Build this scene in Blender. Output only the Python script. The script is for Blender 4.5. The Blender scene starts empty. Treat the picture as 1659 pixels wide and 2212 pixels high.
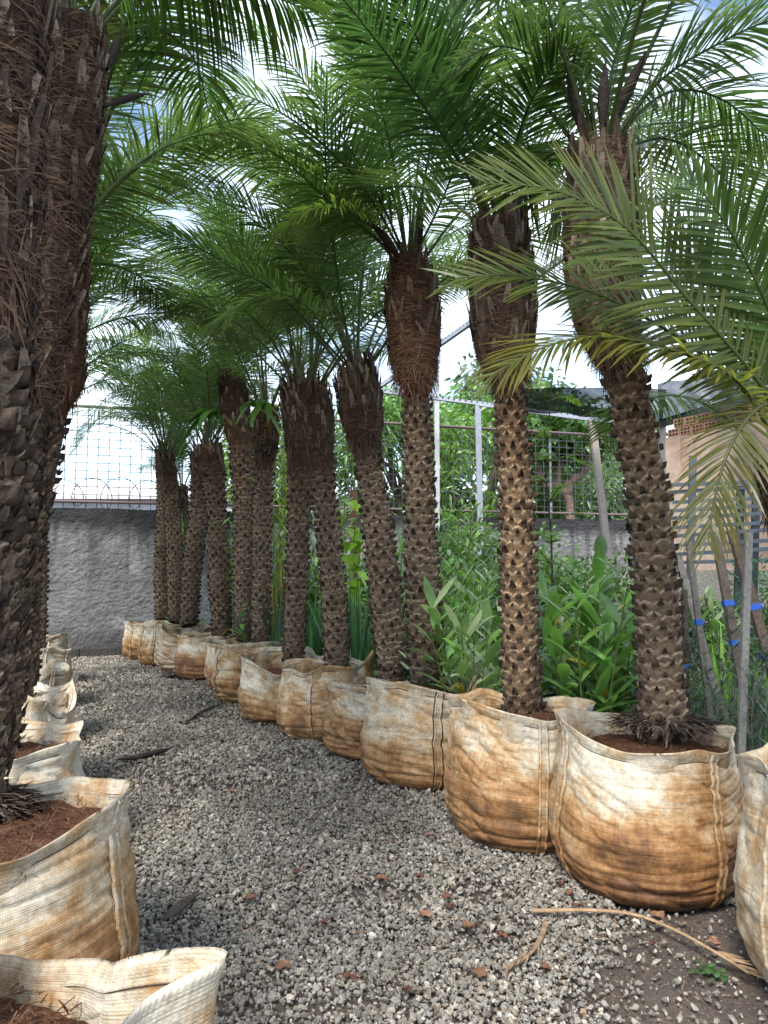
import bpy, math, random
import numpy as np
from mathutils import Vector

# ------------------------------------------------------------------ camera, sky, sun, exposure
S = bpy.context.scene
COL = S.collection
IW, IH, F = 1659.0, 2212.0, 1600.0          # photo working size and focal length in its pixels
CAM_H = 1.5
PITCH = math.atan(134.0 / F)
cam_d = bpy.data.cameras.new("camera")
cam = bpy.data.objects.new("camera", cam_d)
COL.objects.link(cam)
cam.location = (0, 0, CAM_H)
cam.rotation_euler = (math.pi / 2 + PITCH, 0, 0)
cam_d.sensor_fit = 'HORIZONTAL'
cam_d.sensor_width = 36.0
cam_d.lens = 36.0 * F / IW
cam_d.clip_end = 3000
cam_d.clip_start = 0.05
S.camera = cam

SUN_EL, SUN_AZ = math.radians(50), math.radians(200)
w = bpy.data.worlds.new("World"); S.world = w; w.use_nodes = True
nt = w.node_tree; nt.nodes.clear()
wo = nt.nodes.new('ShaderNodeOutputWorld'); bg = nt.nodes.new('ShaderNodeBackground')
sky = nt.nodes.new('ShaderNodeTexSky'); sky.sky_type = 'NISHITA'; sky.sun_disc = False
sky.sun_elevation = SUN_EL; sky.sun_rotation = SUN_AZ
sky.air_density = 1.0; sky.dust_density = 0.7; sky.ozone_density = 2.0
tc = nt.nodes.new('ShaderNodeTexCoord'); mp = nt.nodes.new('ShaderNodeMapping')
mp.inputs['Scale'].default_value = (1.0, 1.0, 2.2); mp.inputs['Location'].default_value = (0.35, 0.1, 0.2)
nz = nt.nodes.new('ShaderNodeTexNoise'); nz.inputs['Scale'].default_value = 2.4; nz.inputs['Detail'].default_value = 6
rp = nt.nodes.new('ShaderNodeValToRGB')
rp.color_ramp.elements[0].position = 0.38; rp.color_ramp.elements[1].position = 0.70
mx = nt.nodes.new('ShaderNodeMix'); mx.data_type = 'RGBA'
mx.inputs[7].default_value = (8.0, 8.7, 9.6, 1)
nt.links.new(tc.outputs['Generated'], mp.inputs['Vector']); nt.links.new(mp.outputs[0], nz.inputs['Vector'])
nt.links.new(nz.outputs['Fac'], rp.inputs[0]); nt.links.new(rp.outputs[0], mx.inputs[0])
nt.links.new(sky.outputs[0], mx.inputs[6]); nt.links.new(mx.outputs[2], bg.inputs['Color'])
bg.inputs['Strength'].default_value = 0.125
nt.links.new(bg.outputs[0], wo.inputs['Surface'])

sun_d = bpy.data.lights.new("sun", 'SUN'); sun_d.energy = 2.4; sun_d.angle = math.radians(18); sun_d.color = (1, .95, .87)
sun = bpy.data.objects.new("sun", sun_d); COL.objects.link(sun)
_sd = Vector((math.sin(SUN_AZ) * math.cos(SUN_EL), math.cos(SUN_AZ) * math.cos(SUN_EL), math.sin(SUN_EL)))
sun.rotation_euler = _sd.to_track_quat('Z', 'Y').to_euler()
S.view_settings.view_transform = 'Standard'; S.view_settings.look = 'None'
S.view_settings.gamma = 1; S.view_settings.exposure = 1.6
S.cycles.max_bounces = 7; S.cycles.diffuse_bounces = 4; S.cycles.transmission_bounces = 4
S.cycles.glossy_bounces = 2; S.cycles.transparent_max_bounces = 12
S.cycles.use_denoising = True

# ------------------------------------------------------------------ helpers
def P(px, py, d):
    "world point seen at photo pixel (px,py) at d metres along the view axis"
    x = (px - IW / 2) / F * d; y = (IH / 2 - py) / F * d
    c, s = math.cos(PITCH), math.sin(PITCH)
    return np.array((x, d * c - y * s, CAM_H + d * s + y * c))

def rng_(seed): return np.random.default_rng(seed)
def nrm(a): return a / (np.linalg.norm(a, axis=-1, keepdims=True) + 1e-9)

def _h(i, j, seed):
    x = np.sin(i * 127.1 + j * 311.7 + seed * 74.7) * 43758.5453
    return x - np.floor(x)
def vnoise(u, v, seed=0, pu=None):
    i = np.floor(u); j = np.floor(v); fu = u - i; fv = v - j
    fu = fu * fu * (3 - 2 * fu); fv = fv * fv * (3 - 2 * fv)
    i1 = i + 1
    if pu: i = np.mod(i, pu); i1 = np.mod(i1, pu)
    a = _h(i, j, seed); b = _h(i1, j, seed); c = _h(i, j + 1, seed); d = _h(i1, j + 1, seed)
    return (a * (1 - fu) + b * fu) * (1 - fv) + (c * (1 - fu) + d * fu) * fv * 1.0
def fbm(u, v, seed=0, pu=None, oct=3):
    s = 0; a = 1; t = 0
    for k in range(oct):
        s = s + a * vnoise(u * 2 ** k, v * 2 ** k, seed + k * 7, pu * 2 ** k if pu else None); t += a; a *= .5
    return s / t

class Geo:
    def __init__(self): self.V = []; self.Q = []; self.T = []; self.C = []; self.U = []; self.n = 0
    def add(self, V, Q=None, T=None, C=(.5, .5, .5), U=None):
        V = np.asarray(V, float).reshape(-1, 3); n = len(V)
        self.V.append(V)
        if Q is not None and len(Q): self.Q.append(np.asarray(Q, np.int64).reshape(-1, 4) + self.n)
        if T is not None and len(T): self.T.append(np.asarray(T, np.int64).reshape(-1, 3) + self.n)
        C = np.asarray(C, float)
        if C.ndim == 1: C = np.tile(C[:3], (n, 1))
        self.C.append(C.reshape(-1, 3)); self.U.append(np.zeros((n, 3)) if U is None else np.asarray(U, float).reshape(-1, 3))
        self.n += n
        return self
    def merge(self, g, M=None, t=None):
        V = np.concatenate(g.V)
        if M is not None: V = V @ np.asarray(M).T
        if t is not None: V = V + np.asarray(t)
        self.add(V, np.concatenate(g.Q) if g.Q else None, np.concatenate(g.T) if g.T else None, np.concatenate(g.C), np.concatenate(g.U))
        return self
    def mesh(self, name, mat, smooth=True):
        me = bpy.data.meshes.new(name)
        V = np.concatenate(self.V)
        Q = np.concatenate(self.Q) if self.Q else np.zeros((0, 4), np.int64)
        T = np.concatenate(self.T) if self.T else np.zeros((0, 3), np.int64)
        me.vertices.add(len(V)); me.vertices.foreach_set('co', V.astype(np.float32).ravel())
        li = np.concatenate((Q.ravel(), T.ravel())).astype(np.int32)
        st = np.concatenate((np.arange(len(Q)) * 4, len(Q) * 4 + np.arange(len(T)) * 3)).astype(np.int32)
        me.loops.add(len(li)); me.polygons.add(len(st))
        me.polygons.foreach_set('loop_start', st)
        me.loops.foreach_set('vertex_index', li)
        me.update(calc_edges=True)
        C = np.concatenate(self.C); C = np.concatenate((C, np.ones((len(C), 1))), 1)
        a = me.attributes.new('col', 'FLOAT_COLOR', 'POINT'); a.data.foreach_set('color', C.astype(np.float32).ravel())
        U = np.concatenate(self.U)
        if np.any(U): a = me.attributes.new('uvw', 'FLOAT_VECTOR', 'POINT'); a.data.foreach_set('vector', U.astype(np.float32).ravel())
        me.polygons.foreach_set('use_smooth', np.full(len(st), smooth))
        me.materials.append(mat)
        return me
    def obj(self, name, mat, parent=None, smooth=True):
        o = bpy.data.objects.new(name, self.mesh(name, mat, smooth)); COL.objects.link(o)
        if parent is not None: o.parent = parent; o.matrix_parent_inverse = parent.matrix_basis.inverted()
        return o

def tag(o, label=None, cat=None, group=None, kind=None):
    if label: o['label'] = label
    if cat: o['category'] = cat
    if group: o['group'] = group
    if kind: o['kind'] = kind
    return o
def empty(name, loc, label, cat, group=None):
    o = bpy.data.objects.new(name, None); COL.objects.link(o); o.location = loc; o.empty_display_size = .1
    return tag(o, label, cat, group)

def gridq(nu, nv, wrap=False):
    "quads of an (nv rows) x (nu columns) vertex grid"
    a = np.arange(nv - 1)[:, None] * nu; k = np.arange(nu if wrap else nu - 1)[None]
    k1 = (k + 1) % nu
    return np.stack((a + k, a + k1, a + nu + k1, a + nu + k), -1).reshape(-1, 4)

def box(c, s, R=None):
    c = np.asarray(c, float); s = np.asarray(s, float) / 2
    V = np.array([(x, y, z) for z in (-1, 1) for y in (-1, 1) for x in (-1, 1)]) * s
    if R is not None: V = V @ np.asarray(R).T
    return V + c, np.array([(0, 2, 3, 1), (4, 5, 7, 6), (0, 1, 5, 4), (2, 6, 7, 3), (0, 4, 6, 2), (1, 3, 7, 5)])
def rotz(a): c, s = math.cos(a), math.sin(a); return np.array(((c, -s, 0), (s, c, 0), (0, 0, 1)))
def bar(g, a, b, wx, wy, C, up=(0, 0, 1)):
    "rectangular bar from a to b"
    a = np.asarray(a, float); b = np.asarray(b, float); d = b - a; L = np.linalg.norm(d); d /= L
    u = np.asarray(up, float)
    if abs(d @ u) > .95: u = np.array((0, 1., 0))
    s = nrm(np.cross(d, u)); n = np.cross(s, d)
    V, Q = box((0, 0, 0), (wx, L, wy)); V = V @ np.stack((s, d, n)) + (a + b) / 2
    g.add(V, Q, None, C)

def spline(pts, n):
    "Catmull-Rom through rows of pts, resampled evenly to n"
    p = np.asarray(pts, float)
    p = np.vstack((2 * p[0] - p[1], p, 2 * p[-1] - p[-2])); out = []
    for i in range(1, len(p) - 2):
        t = np.linspace(0, 1, 24, endpoint=False)[:, None]
        a, b, c, d = p[i - 1], p[i], p[i + 1], p[i + 2]
        out.append(.5 * (2 * b + (c - a) * t + (2 * a - 5 * b + 4 * c - d) * t ** 2 + (3 * b - a - 3 * c + d) * t ** 3))
    out.append(p[-2][None]); out = np.vstack(out)
    s = np.concatenate(([0], np.cumsum(np.linalg.norm(np.diff(out[:, :3], axis=0), axis=1))))
    q = np.linspace(0, s[-1], n)
    return np.stack([np.interp(q, s, out[:, k]) for k in range(out.shape[1])], 1), s[-1]

def frames(path):
    T = nrm(np.gradient(path, axis=0))
    ref = np.array((0, 1., 0)) if abs(T[0, 1]) < .9 else np.array((1., 0, 0))
    A = nrm(np.cross(T, ref)); B = np.cross(T, A)
    return T, A, B
def tube(g, path, rad, k=6, C=(.2, .2, .2), cap=True):
    path = np.asarray(path, float); n = len(path); rad = np.broadcast_to(np.asarray(rad, float), (n,))
    T, A, B = frames(path)
    th = np.arange(k) * 2 * math.pi / k
    V = path[:, None] + (A[:, None] * np.cos(th)[None, :, None] + B[:, None] * np.sin(th)[None, :, None]) * rad[:, None, None]
    C = np.asarray(C, float)
    if C.ndim == 2: C = np.repeat(C, k, 0)
    Q = gridq(k, n, True)
    g.add(V, Q, None, C)
    if cap and k == 4:
        g.Q.append(np.array([[0, 1, 2, 3]]) + g.n - n * 4); g.Q.append(np.array([[3, 2, 1, 0]]) + g.n - 4)

def blades(g, base, d, side, L, W, droop, prof, C, fold=0.0, grav=(0, 0, -1), tipC=None):
    "many leaf blades at once; base,d,side (N,3); L,W,droop (N); prof = width along the blade"
    base = np.asarray(base, float); N = len(base); prof = np.asarray(prof, float); m = len(prof)
    if N == 0: return
    L = np.broadcast_to(L, (N,)); W = np.broadcast_to(W, (N,)); droop = np.broadcast_to(droop, (N,))
    d = nrm(d); side = nrm(side - d * np.sum(side * d, -1, keepdims=True))
    t = np.linspace(0, 1, m)
    p = base[:, None] + d[:, None] * (L[:, None] * t)[..., None] + np.asarray(grav)[None, None] * ((droop * L)[:, None] * t ** 2)[..., None]
    off = side[:, None] * (W[:, None] * prof[None] * .5)[..., None]
    if fold:
        nn = np.cross(side, d)[:, None] * (W[:, None] * prof[None] * fold)[..., None]
        V = np.stack((p - off + nn, p, p + off + nn), 2); k = 3
    else:
        V = np.stack((p - off, p + off), 2); k = 2
    q = gridq(k, m); Q = (np.arange(N) * m * k)[:, None, None] + q[None]
    C = np.asarray(C, float)
    if C.ndim == 1: C = np.tile(C, (N, 1))
    CC = np.repeat(C[:, None], m, 1)
    if tipC is not None:
        f = (t ** 2)[None, :, None]; CC = CC * (1 - f) + np.asarray(tipC)[:, None] * f
    CC = np.repeat(CC, k, 1)
    g.add(V, Q, None, CC)

# ------------------------------------------------------------------ materials
def newmat(name):
    m = bpy.data.materials.new(name); m.use_nodes = True; n = m.node_tree; n.nodes.clear()
    out = n.nodes.new('ShaderNodeOutputMaterial'); b = n.nodes.new('ShaderNodeBsdfPrincipled')
    n.links.new(b.outputs[0], out.inputs[0])
    return m, n, out, b
def N_(n, t, **kw):
    x = n.nodes.new(t)
    for k, v in kw.items(): setattr(x, k, v)
    return x
def attr(n, name='col'):
    a = N_(n, 'ShaderNodeAttribute'); a.attribute_name = name; return a
def noise(n, scale, detail=4, vec=None, rough=.6):
    t = N_(n, 'ShaderNodeTexNoise'); t.inputs['Scale'].default_value = scale; t.inputs['Detail'].default_value = detail
    t.inputs['Roughness'].default_value = rough
    if vec is not None: n.links.new(vec, t.inputs['Vector'])
    return t
def ramp(n, src, stops):
    r = N_(n, 'ShaderNodeValToRGB'); e = r.color_ramp.elements
    e[0].position, e[0].color = stops[0][0], (*stops[0][1], 1); e[1].position, e[1].color = stops[-1][0], (*stops[-1][1], 1)
    for p, c in stops[1:-1]: x = e.new(p); x.color = (*c, 1)
    n.links.new(src, r.inputs[0]); return r
def mixc(n, mode, fac, a, b):
    m = N_(n, 'ShaderNodeMix', data_type='RGBA', blend_type=mode)
    for s, v in ((0, fac), (6, a), (7, b)):
        if hasattr(v, 'is_linked') or hasattr(v, 'links'): n.links.new(v, m.inputs[s])
        elif s == 0: m.inputs[0].default_value = v
        else: m.inputs[s].default_value = (*v, 1)
    return m.outputs[2]
def bump(n, b, h, strength=.5, dist=.01, prev=None):
    x = N_(n, 'ShaderNodeBump'); x.inputs['Strength'].default_value = strength; x.inputs['Distance'].default_value = dist
    n.links.new(h, x.inputs['Height'])
    if prev is not None: n.links.new(prev, x.inputs['Normal'])
    n.links.new(x.outputs[0], b.inputs['Normal']); return x.outputs[0]
def objvec(n): return N_(n, 'ShaderNodeTexCoord').outputs['Object']

def mat_attr(name, rough=.8, spec=.3, nscale=30, var=.5, bstr=.4, bdist=.01, detail=5):
    "vertex pigment, mottled and roughened by noise"
    m, n, out, b = newmat(name)
    v = objvec(n); t = noise(n, nscale, detail, v); r = ramp(n, t.outputs['Fac'], [(.25, (1 - var,) * 3), (.75, (1 + var * .6,) * 3)])
    n.links.new(mixc(n, 'MULTIPLY', 1.0, attr(n).outputs['Color'], r.outputs[0]), b.inputs['Base Color'])
    b.inputs['Roughness'].default_value = rough; b.inputs['Specular IOR Level'].default_value = spec
    if bstr: bump(n, b, t.outputs['Fac'], bstr, bdist)
    return m
def mat_leaf(name, trans=.44, rough=.38, spec=.45):
    m, n, out, b = newmat(name)
    a = attr(n).outputs['Color']
    t = noise(n, 9, 3, objvec(n)); r = ramp(n, t.outputs['Fac'], [(.3, (.78, .8, .8)), (.7, (1.2, 1.15, 1.1))])
    c = mixc(n, 'MULTIPLY', 1.0, a, r.outputs[0])
    n.links.new(c, b.inputs['Base Color']); b.inputs['Roughness'].default_value = rough; b.inputs['Specular IOR Level'].default_value = spec
    tr = N_(n, 'ShaderNodeBsdfTranslucent'); n.links.new(mixc(n, 'MULTIPLY', 1.0, c, (2.05, 2.2, 1.4)), tr.inputs[0])
    ms = N_(n, 'ShaderNodeMixShader'); ms.inputs[0].default_value = trans
    n.links.new(b.outputs[0], ms.inputs[1]); n.links.new(tr.outputs[0], ms.inputs[2]); n.links.new(ms.outputs[0], out.inputs[0])
    return m

def mat_fabric():
    "woven jute-like plastic cloth: col.r = soil stain, col.g = moss, col.b = tone"
    m, n, out, b = newmat('woven_sack_cloth')
    a = attr(n).outputs['Color']; sp = N_(n, 'ShaderNodeSeparateColor'); n.links.new(a, sp.inputs[0])
    uv = attr(n, 'uvw').outputs['Vector']; sx = N_(n, 'ShaderNodeSeparateXYZ'); n.links.new(uv, sx.inputs[0])
    ov = objvec(n)
    n1 = noise(n, 6, 7, ov, .7); n2 = noise(n, 45, 4, ov, .7)
    mpg = N_(n, 'ShaderNodeMapping'); mpg.inputs['Scale'].default_value = (60, 6, .0); n.links.new(uv, mpg.inputs[0])
    n3 = noise(n, 1, 4, mpg.outputs[0], .6)          # vertical streaks along the warp
    mpg2 = N_(n, 'ShaderNodeMapping'); mpg2.inputs['Scale'].default_value = (5, 70, .0); n.links.new(uv, mpg2.inputs[0])
    n4 = noise(n, 1, 4, mpg2.outputs[0], .6)          # horizontal streaks along the weft
    def madd(x, k, y):
        q = N_(n, 'ShaderNodeMath', operation='MULTIPLY_ADD'); n.links.new(x, q.inputs[0]); q.inputs[1].default_value = k
        if isinstance(y, float): q.inputs[2].default_value = y
        else: n.links.new(y, q.inputs[2])
        return q.outputs[0]
    d = madd(n1.outputs['Fac'], 1.5, madd(n3.outputs['Fac'], .2, madd(n4.outputs['Fac'], .40, -1.06)))
    q = N_(n, 'ShaderNodeMath', operation='ADD'); n.links.new(d, q.inputs[0]); n.links.new(sp.outputs[0], q.inputs[1])
    r = ramp(n, q.outputs[0], [(0.0, (.54, .495, .405)), (.20, (.45, .38, .28)), (.40, (.38, .245, .125)), (.58, (.27, .135, .052)), (.8, (.14, .065, .028)), (1.0, (.06, .03, .016))])
    c = mixc(n, 'MULTIPLY', 1.0, r.outputs[0], ramp(n, n2.outputs['Fac'], [(.3, (.66, .65, .63)), (.62, (1.1, 1.09, 1.07))]).outputs[0])
    qm = N_(n, 'ShaderNodeMath', operation='MULTIPLY'); n.links.new(sp.outputs[1], qm.inputs[0])
    n.links.new(ramp(n, n1.outputs['Fac'], [(.42, (0, 0, 0)), (.68, (1, 1, 1))]).outputs[0], qm.inputs[1])
    c = mixc(n, 'MIX', qm.outputs[0], c, (.12, .12, .045))
    tone = N_(n, 'ShaderNodeCombineColor')
    for i in range(3): n.links.new(sp.outputs[2], tone.inputs[i])
    c = mixc(n, 'MULTIPLY', 1.0, c, tone.outputs[0])
    # weave
    ws = []
    for ax in ('X', 'Y'):
        wv = N_(n, 'ShaderNodeTexWave', wave_type='BANDS', bands_direction=ax); wv.inputs['Scale'].default_value = 46
        wv.inputs['Distortion'].default_value = .6; wv.inputs['Detail'].default_value = 1.0; wv.inputs['Detail Scale'].default_value = .4
        n.links.new(uv, wv.inputs['Vector']); ws.append(wv.outputs['Fac'])
    mu = N_(n, 'ShaderNodeMath', operation='MULTIPLY'); n.links.new(ws[0], mu.inputs[0]); n.links.new(ws[1], mu.inputs[1])
    c = mixc(n, 'MULTIPLY', sx.outputs[2], c, ramp(n, mu.outputs[0], [(0, (.62, .58, .52)), (.6, (1.15, 1.15, 1.15))]).outputs[0])
    n.links.new(c, b.inputs['Base Color']); b.inputs['Roughness'].default_value = .62; b.inputs['Specular IOR Level'].default_value = .3
    p = bump(n, b, n4.outputs['Fac'], .35, .012)
    p = bump(n, b, n1.outputs['Fac'], .25, .03, p)
    wb = N_(n, 'ShaderNodeMath', operation='MULTIPLY'); n.links.new(mu.outputs[0], wb.inputs[0]); n.links.new(sx.outputs[2], wb.inputs[1])
    bump(n, b, wb.outputs[0], .6, .004, p)
    return m

M_LEAF = mat_leaf('palm_leaflet'); M_BROAD = mat_leaf('broad_leaf', .3, .32, .5)
M_TRUNK = mat_attr('palm_trunk_cork', .88, .2, 55, .55, .7, .012)
M_FIBRE = mat_attr('palm_fibre', .9, .15, 70, .45, .3, .006)
M_FABRIC = mat_fabric()
M_SOIL = mat_attr('potting_soil', .95, .1, 90, .6, 1.0, .02)
M_STITCH = mat_attr('stitching_thread', .85, .2, 120, .4, 0)
M_STONE = mat_attr('crushed_stone', .78, .3, 160, .45, .5, .004)
M_WOOD = mat_attr('weathered_wood', .85, .2, 40, .45, .4, .004)
M_METAL = mat_attr('painted_steel', .5, .45, 14, .3, .1, .003)
M_BARK = mat_attr('bark', .9, .2, 12, .5, .8, .03)
M_DRY = mat_attr('dry_leaf', .75, .25, 30, .45, .3, .004)
M_TIE = mat_attr('plastic_tie', .4, .5, 20, .15, 0)

def mat_ground():
    m, n, out, b = newmat('ground_dirt'); v = objvec(n)
    n1 = noise(n, 1.3, 6, v); n2 = noise(n, 24, 6, v, .7); n3 = noise(n, 130, 3, v, .7)
    c = ramp(n, n1.outputs['Fac'], [(.3, (.055, .042, .034)), (.55, (.085, .068, .056)), (.75, (.13, .105, .085))]).outputs[0]
    c = mixc(n, 'MULTIPLY', 1.0, c, ramp(n, n2.outputs['Fac'], [(.3, (.6, .58, .56)), (.7, (1.35, 1.32, 1.3))]).outputs[0])
    c = mixc(n, 'MIX', ramp(n, n3.outputs['Fac'], [(.66, (0, 0, 0)), (.74, (.6, .6, .6))]).outputs[0], c, (.28, .25, .22))
    n.links.new(c, b.inputs['Base Color']); b.inputs['Roughness'].default_value = .92
    p = bump(n, b, n2.outputs['Fac'], .8, .03); bump(n, b, n3.outputs['Fac'], .7, .008, p)
    return m
M_GROUND = mat_ground()

def mat_wall():
    m, n, out, b = newmat('rough_cement_render'); v = objvec(n)
    a = attr(n).outputs['Color']
    n1 = noise(n, .9, 6, v); n2 = noise(n, 20, 8, v, .75); n3 = noise(n, 60, 4, v)
    c = mixc(n, 'MULTIPLY', 1.0, a, ramp(n, n1.outputs['Fac'], [(.3, (.75, .74, .73)), (.7, (1.2, 1.2, 1.2))]).outputs[0])
    c = mixc(n, 'MULTIPLY', 1.0, c, ramp(n, n2.outputs['Fac'], [(.3, (.72, .72, .72)), (.65, (1.1, 1.1, 1.1))]).outputs[0])
    n.links.new(c, b.inputs['Base Color']); b.inputs['Roughness'].default_value = .9
    p = bump(n, b, n2.outputs['Fac'], 1.0, .16); bump(n, b, n3.outputs['Fac'], .7, .02, p)
    return m
M_WALL = mat_wall()

def mat_net(name, cover, col):
    "knitted shade cloth seen from afar: threads cover a fixed share of it, a little uneven"
    m, n, out, b = newmat(name); v = objvec(n)
    t = noise(n, 1.6, 4, v, .6); r = ramp(n, t.outputs['Fac'], [(.3, (cover * .85,) * 3), (.7, (min(cover * 1.15, 1),) * 3)])
    b.inputs['Base Color'].default_value = (*col, 1); b.inputs['Roughness'].default_value = .95; b.inputs['Specular IOR Level'].default_value = .05
    tr = N_(n, 'ShaderNodeBsdfTransparent'); ms = N_(n, 'ShaderNodeMixShader')
    n.links.new(r.outputs[0], ms.inputs[0]); n.links.new(tr.outputs[0], ms.inputs[1]); n.links.new(b.outputs[0], ms.inputs[2])
    n.links.new(ms.outputs[0], out.inputs[0]); return m
M_NET = mat_net('light_shade_net', .13, (.35, .42, .52))
M_NETD = mat_net('dense_shade_net', .90, (.030, .034, .042))

# ------------------------------------------------------------------ ground
g = Geo()
xs = np.concatenate((np.linspace(-400, -12, 12), np.linspace(-10, 10, 90), np.linspace(12, 400, 12)))
ys = np.concatenate((np.linspace(-400, -3, 10), np.linspace(-2, 18, 90), np.linspace(20, 800, 14)))
X, Y = np.meshgrid(xs, ys)
Z = (fbm(X * .8 + 50, Y * .8 + 50, 3) - .5) * .05 * ((np.abs(X) < 11) & (Y > -2.5) & (Y < 19))
g.add(np.stack((X, Y, Z - .012), -1), gridq(len(xs), len(ys)), None, (.1, .08, .06))
tag(g.obj('ground', M_GROUND), kind='structure')

def lx(y): return -.5 - .46 * y            # left edge line of the gravel lane
def rx_(y): return 3.75 - .60 * y          # line through the right hand bags

# gravel: crushed stone, built of hull-like chips
def stones():
    r = rng_(5); temps = []
    ico = [(0, 0, 1)]
    for lat, n, o in ((.52, 5, 0), (-.52, 5, .5)):
        for k in range(n): a = (k + o) * 2 * math.pi / n; ico.append((math.cos(a) * math.cos(lat), math.sin(a) * math.cos(lat), math.sin(lat)))
    ico.append((0, 0, -1)); ico = np.array(ico)
    T = [(0, 1 + k, 1 + (k + 1) % 5) for k in range(5)]
    for k in range(5):
        a, b_ = 1 + k, 1 + (k + 1) % 5; c, d_ = 6 + k, 6 + (k + 4) % 5
        T += [(a, c, b_), (a, d_, c)]
    T += [(11, 6 + (k + 1) % 5, 6 + k) for k in range(5)]
    T = np.array(T)
    for k in range(14):
        v = ico * r.uniform(.6, 1.25, (12, 1)) + r.normal(0, .12, (12, 3))
        ax = r.normal(0, 1, 3); ax /= np.linalg.norm(ax)
        pr = v @ ax; v = v - np.outer(np.maximum(pr - .4, 0), ax)      # chop facets
        ax = nrm(r.normal(0, 1, 3)); pr = v @ ax; v = v - np.outer(np.maximum(pr - .5, 0), ax)
        temps.append(v * np.array((1, r.uniform(.6, .95), r.uniform(.5, .8))))
    temps = np.array(temps)
    pos = []
    for (y0, y1, dens, sz) in ((1.0, 3.2, 10500, .0092), (3.2, 5.2, 7200, .0102), (5.2, 8.5, 3400, .0130), (8.5, 14.6, 1500, .0165)):
        n = int(dens * (y1 - y0) * 7)
        y = r.uniform(y0, y1, n); x = r.uniform(-7.5, 3.2, n)
        ok = (x > lx(y) - .9) & (x < rx_(y) + .55) & (np.abs(x) < .56 * y + .25)
        # bare dirt at the lower right: gravel thins out
        e = (x - (.30 + .5 * (y - 2.25))) + .55 * (fbm(x * 3, y * 3, 9) - .5)
        bare = (y < 3.5) & (e > 0)
        keep = np.where(bare, np.exp(-np.maximum(e, 0) * 5) * .6 + .03, 1.0)
        bald = fbm(x * 2.2 + 9, y * 2.2, 31)
        keep = keep * np.where(bald > .66, .45, 1.0)
        ok &= r.uniform(0, 1, n) < keep
        pos.append(np.stack((x[ok], y[ok], np.full(ok.sum(), sz)), 1))
    pos = np.vstack(pos); n = len(pos)
    s = pos[:, 2] * np.minimum(r.lognormal(0, .36, n), 2.0)
    a = r.uniform(0, 6.28, n); ca, sa = np.cos(a), np.sin(a)
    tx = r.normal(0, .4, n); ty = r.normal(0, .4, n)
    v = temps[r.integers(0, len(temps), n)] * s[:, None, None]
    # small tilt then spin
    v = np.stack((v[..., 0], v[..., 1] - v[..., 2] * tx[:, None], v[..., 2] + v[..., 1] * tx[:, None]), -1)
    v = np.stack((v[..., 0] - v[..., 2] * ty[:, None], v[..., 1], v[..., 2] + v[..., 0] * ty[:, None]), -1)
    v = np.stack((v[..., 0] * ca[:, None] - v[..., 1] * sa[:, None], v[..., 0] * sa[:, None] + v[..., 1] * ca[:, None], v[..., 2]), -1)
    z = r.uniform(.0, .022, n) + (fbm(pos[:, 0] * .8 + 50, pos[:, 1] * .8 + 50, 3) - .5) * .05
    v += np.stack((pos[:, 0], pos[:, 1], z), -1)[:, None]
    damp = fbm(pos[:, 0] * 1.1 + 3, pos[:, 1] * .8, 77, None, 3); damp = np.clip((damp - .50) / .12, 0, 1)
    t = np.clip(r.lognormal(-1.60, .32, n), .05, .5) * (1 - .28 * damp); warm = r.normal(0, .03, n)
    c = np.stack((t * (1.11 + warm), t * 1.01, t * (.84 - warm)), 1)
    br = r.uniform(0, 1, n) < .03; c[br] *= np.array((.8, .62, .5))
    wh = r.uniform(0, 1, n) < .03; c[wh] = c[wh] * .6 + .12
    G = Geo(); G.add(v.reshape(-1, 3), None, (np.arange(n) * 12)[:, None, None] + T[None], np.repeat(c, 12, 0))
    # crumbs of soil and grit on the bare patch
    m = 9000; y = r.uniform(1.5, 3.6, m); x = r.uniform(-.2, 2.0, m); e = (x - (.30 + .5 * (y - 2.25))) + .55 * (fbm(x * 3, y * 3, 9) - .5); ok = (e > -.15) & (x < .56 * y + .2); x, y = x[ok], y[ok]; m = len(x)
    s2 = .0045 * r.lognormal(0, .45, m); v2 = temps[r.integers(0, len(temps), m)] * s2[:, None, None] @ rotz(1.1).T + np.stack((x, y, r.uniform(-.012, -.004, m) + (fbm(x * .8 + 50, y * .8 + 50, 3) - .5) * .05), 1)[:, None]
    c2 = np.array((.11, .085, .066)) * np.exp(r.normal(0, .45, (m, 1))); G.add(v2.reshape(-1, 3), None, (np.arange(m) * 12)[:, None, None] + T[None], np.repeat(c2, 12, 0))
    return G
tag(stones().obj('gravel', M_STONE, None, False), 'grey crushed stone gravel covering the lane between the two rows of sacks', 'gravel', kind='stuff')

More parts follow.
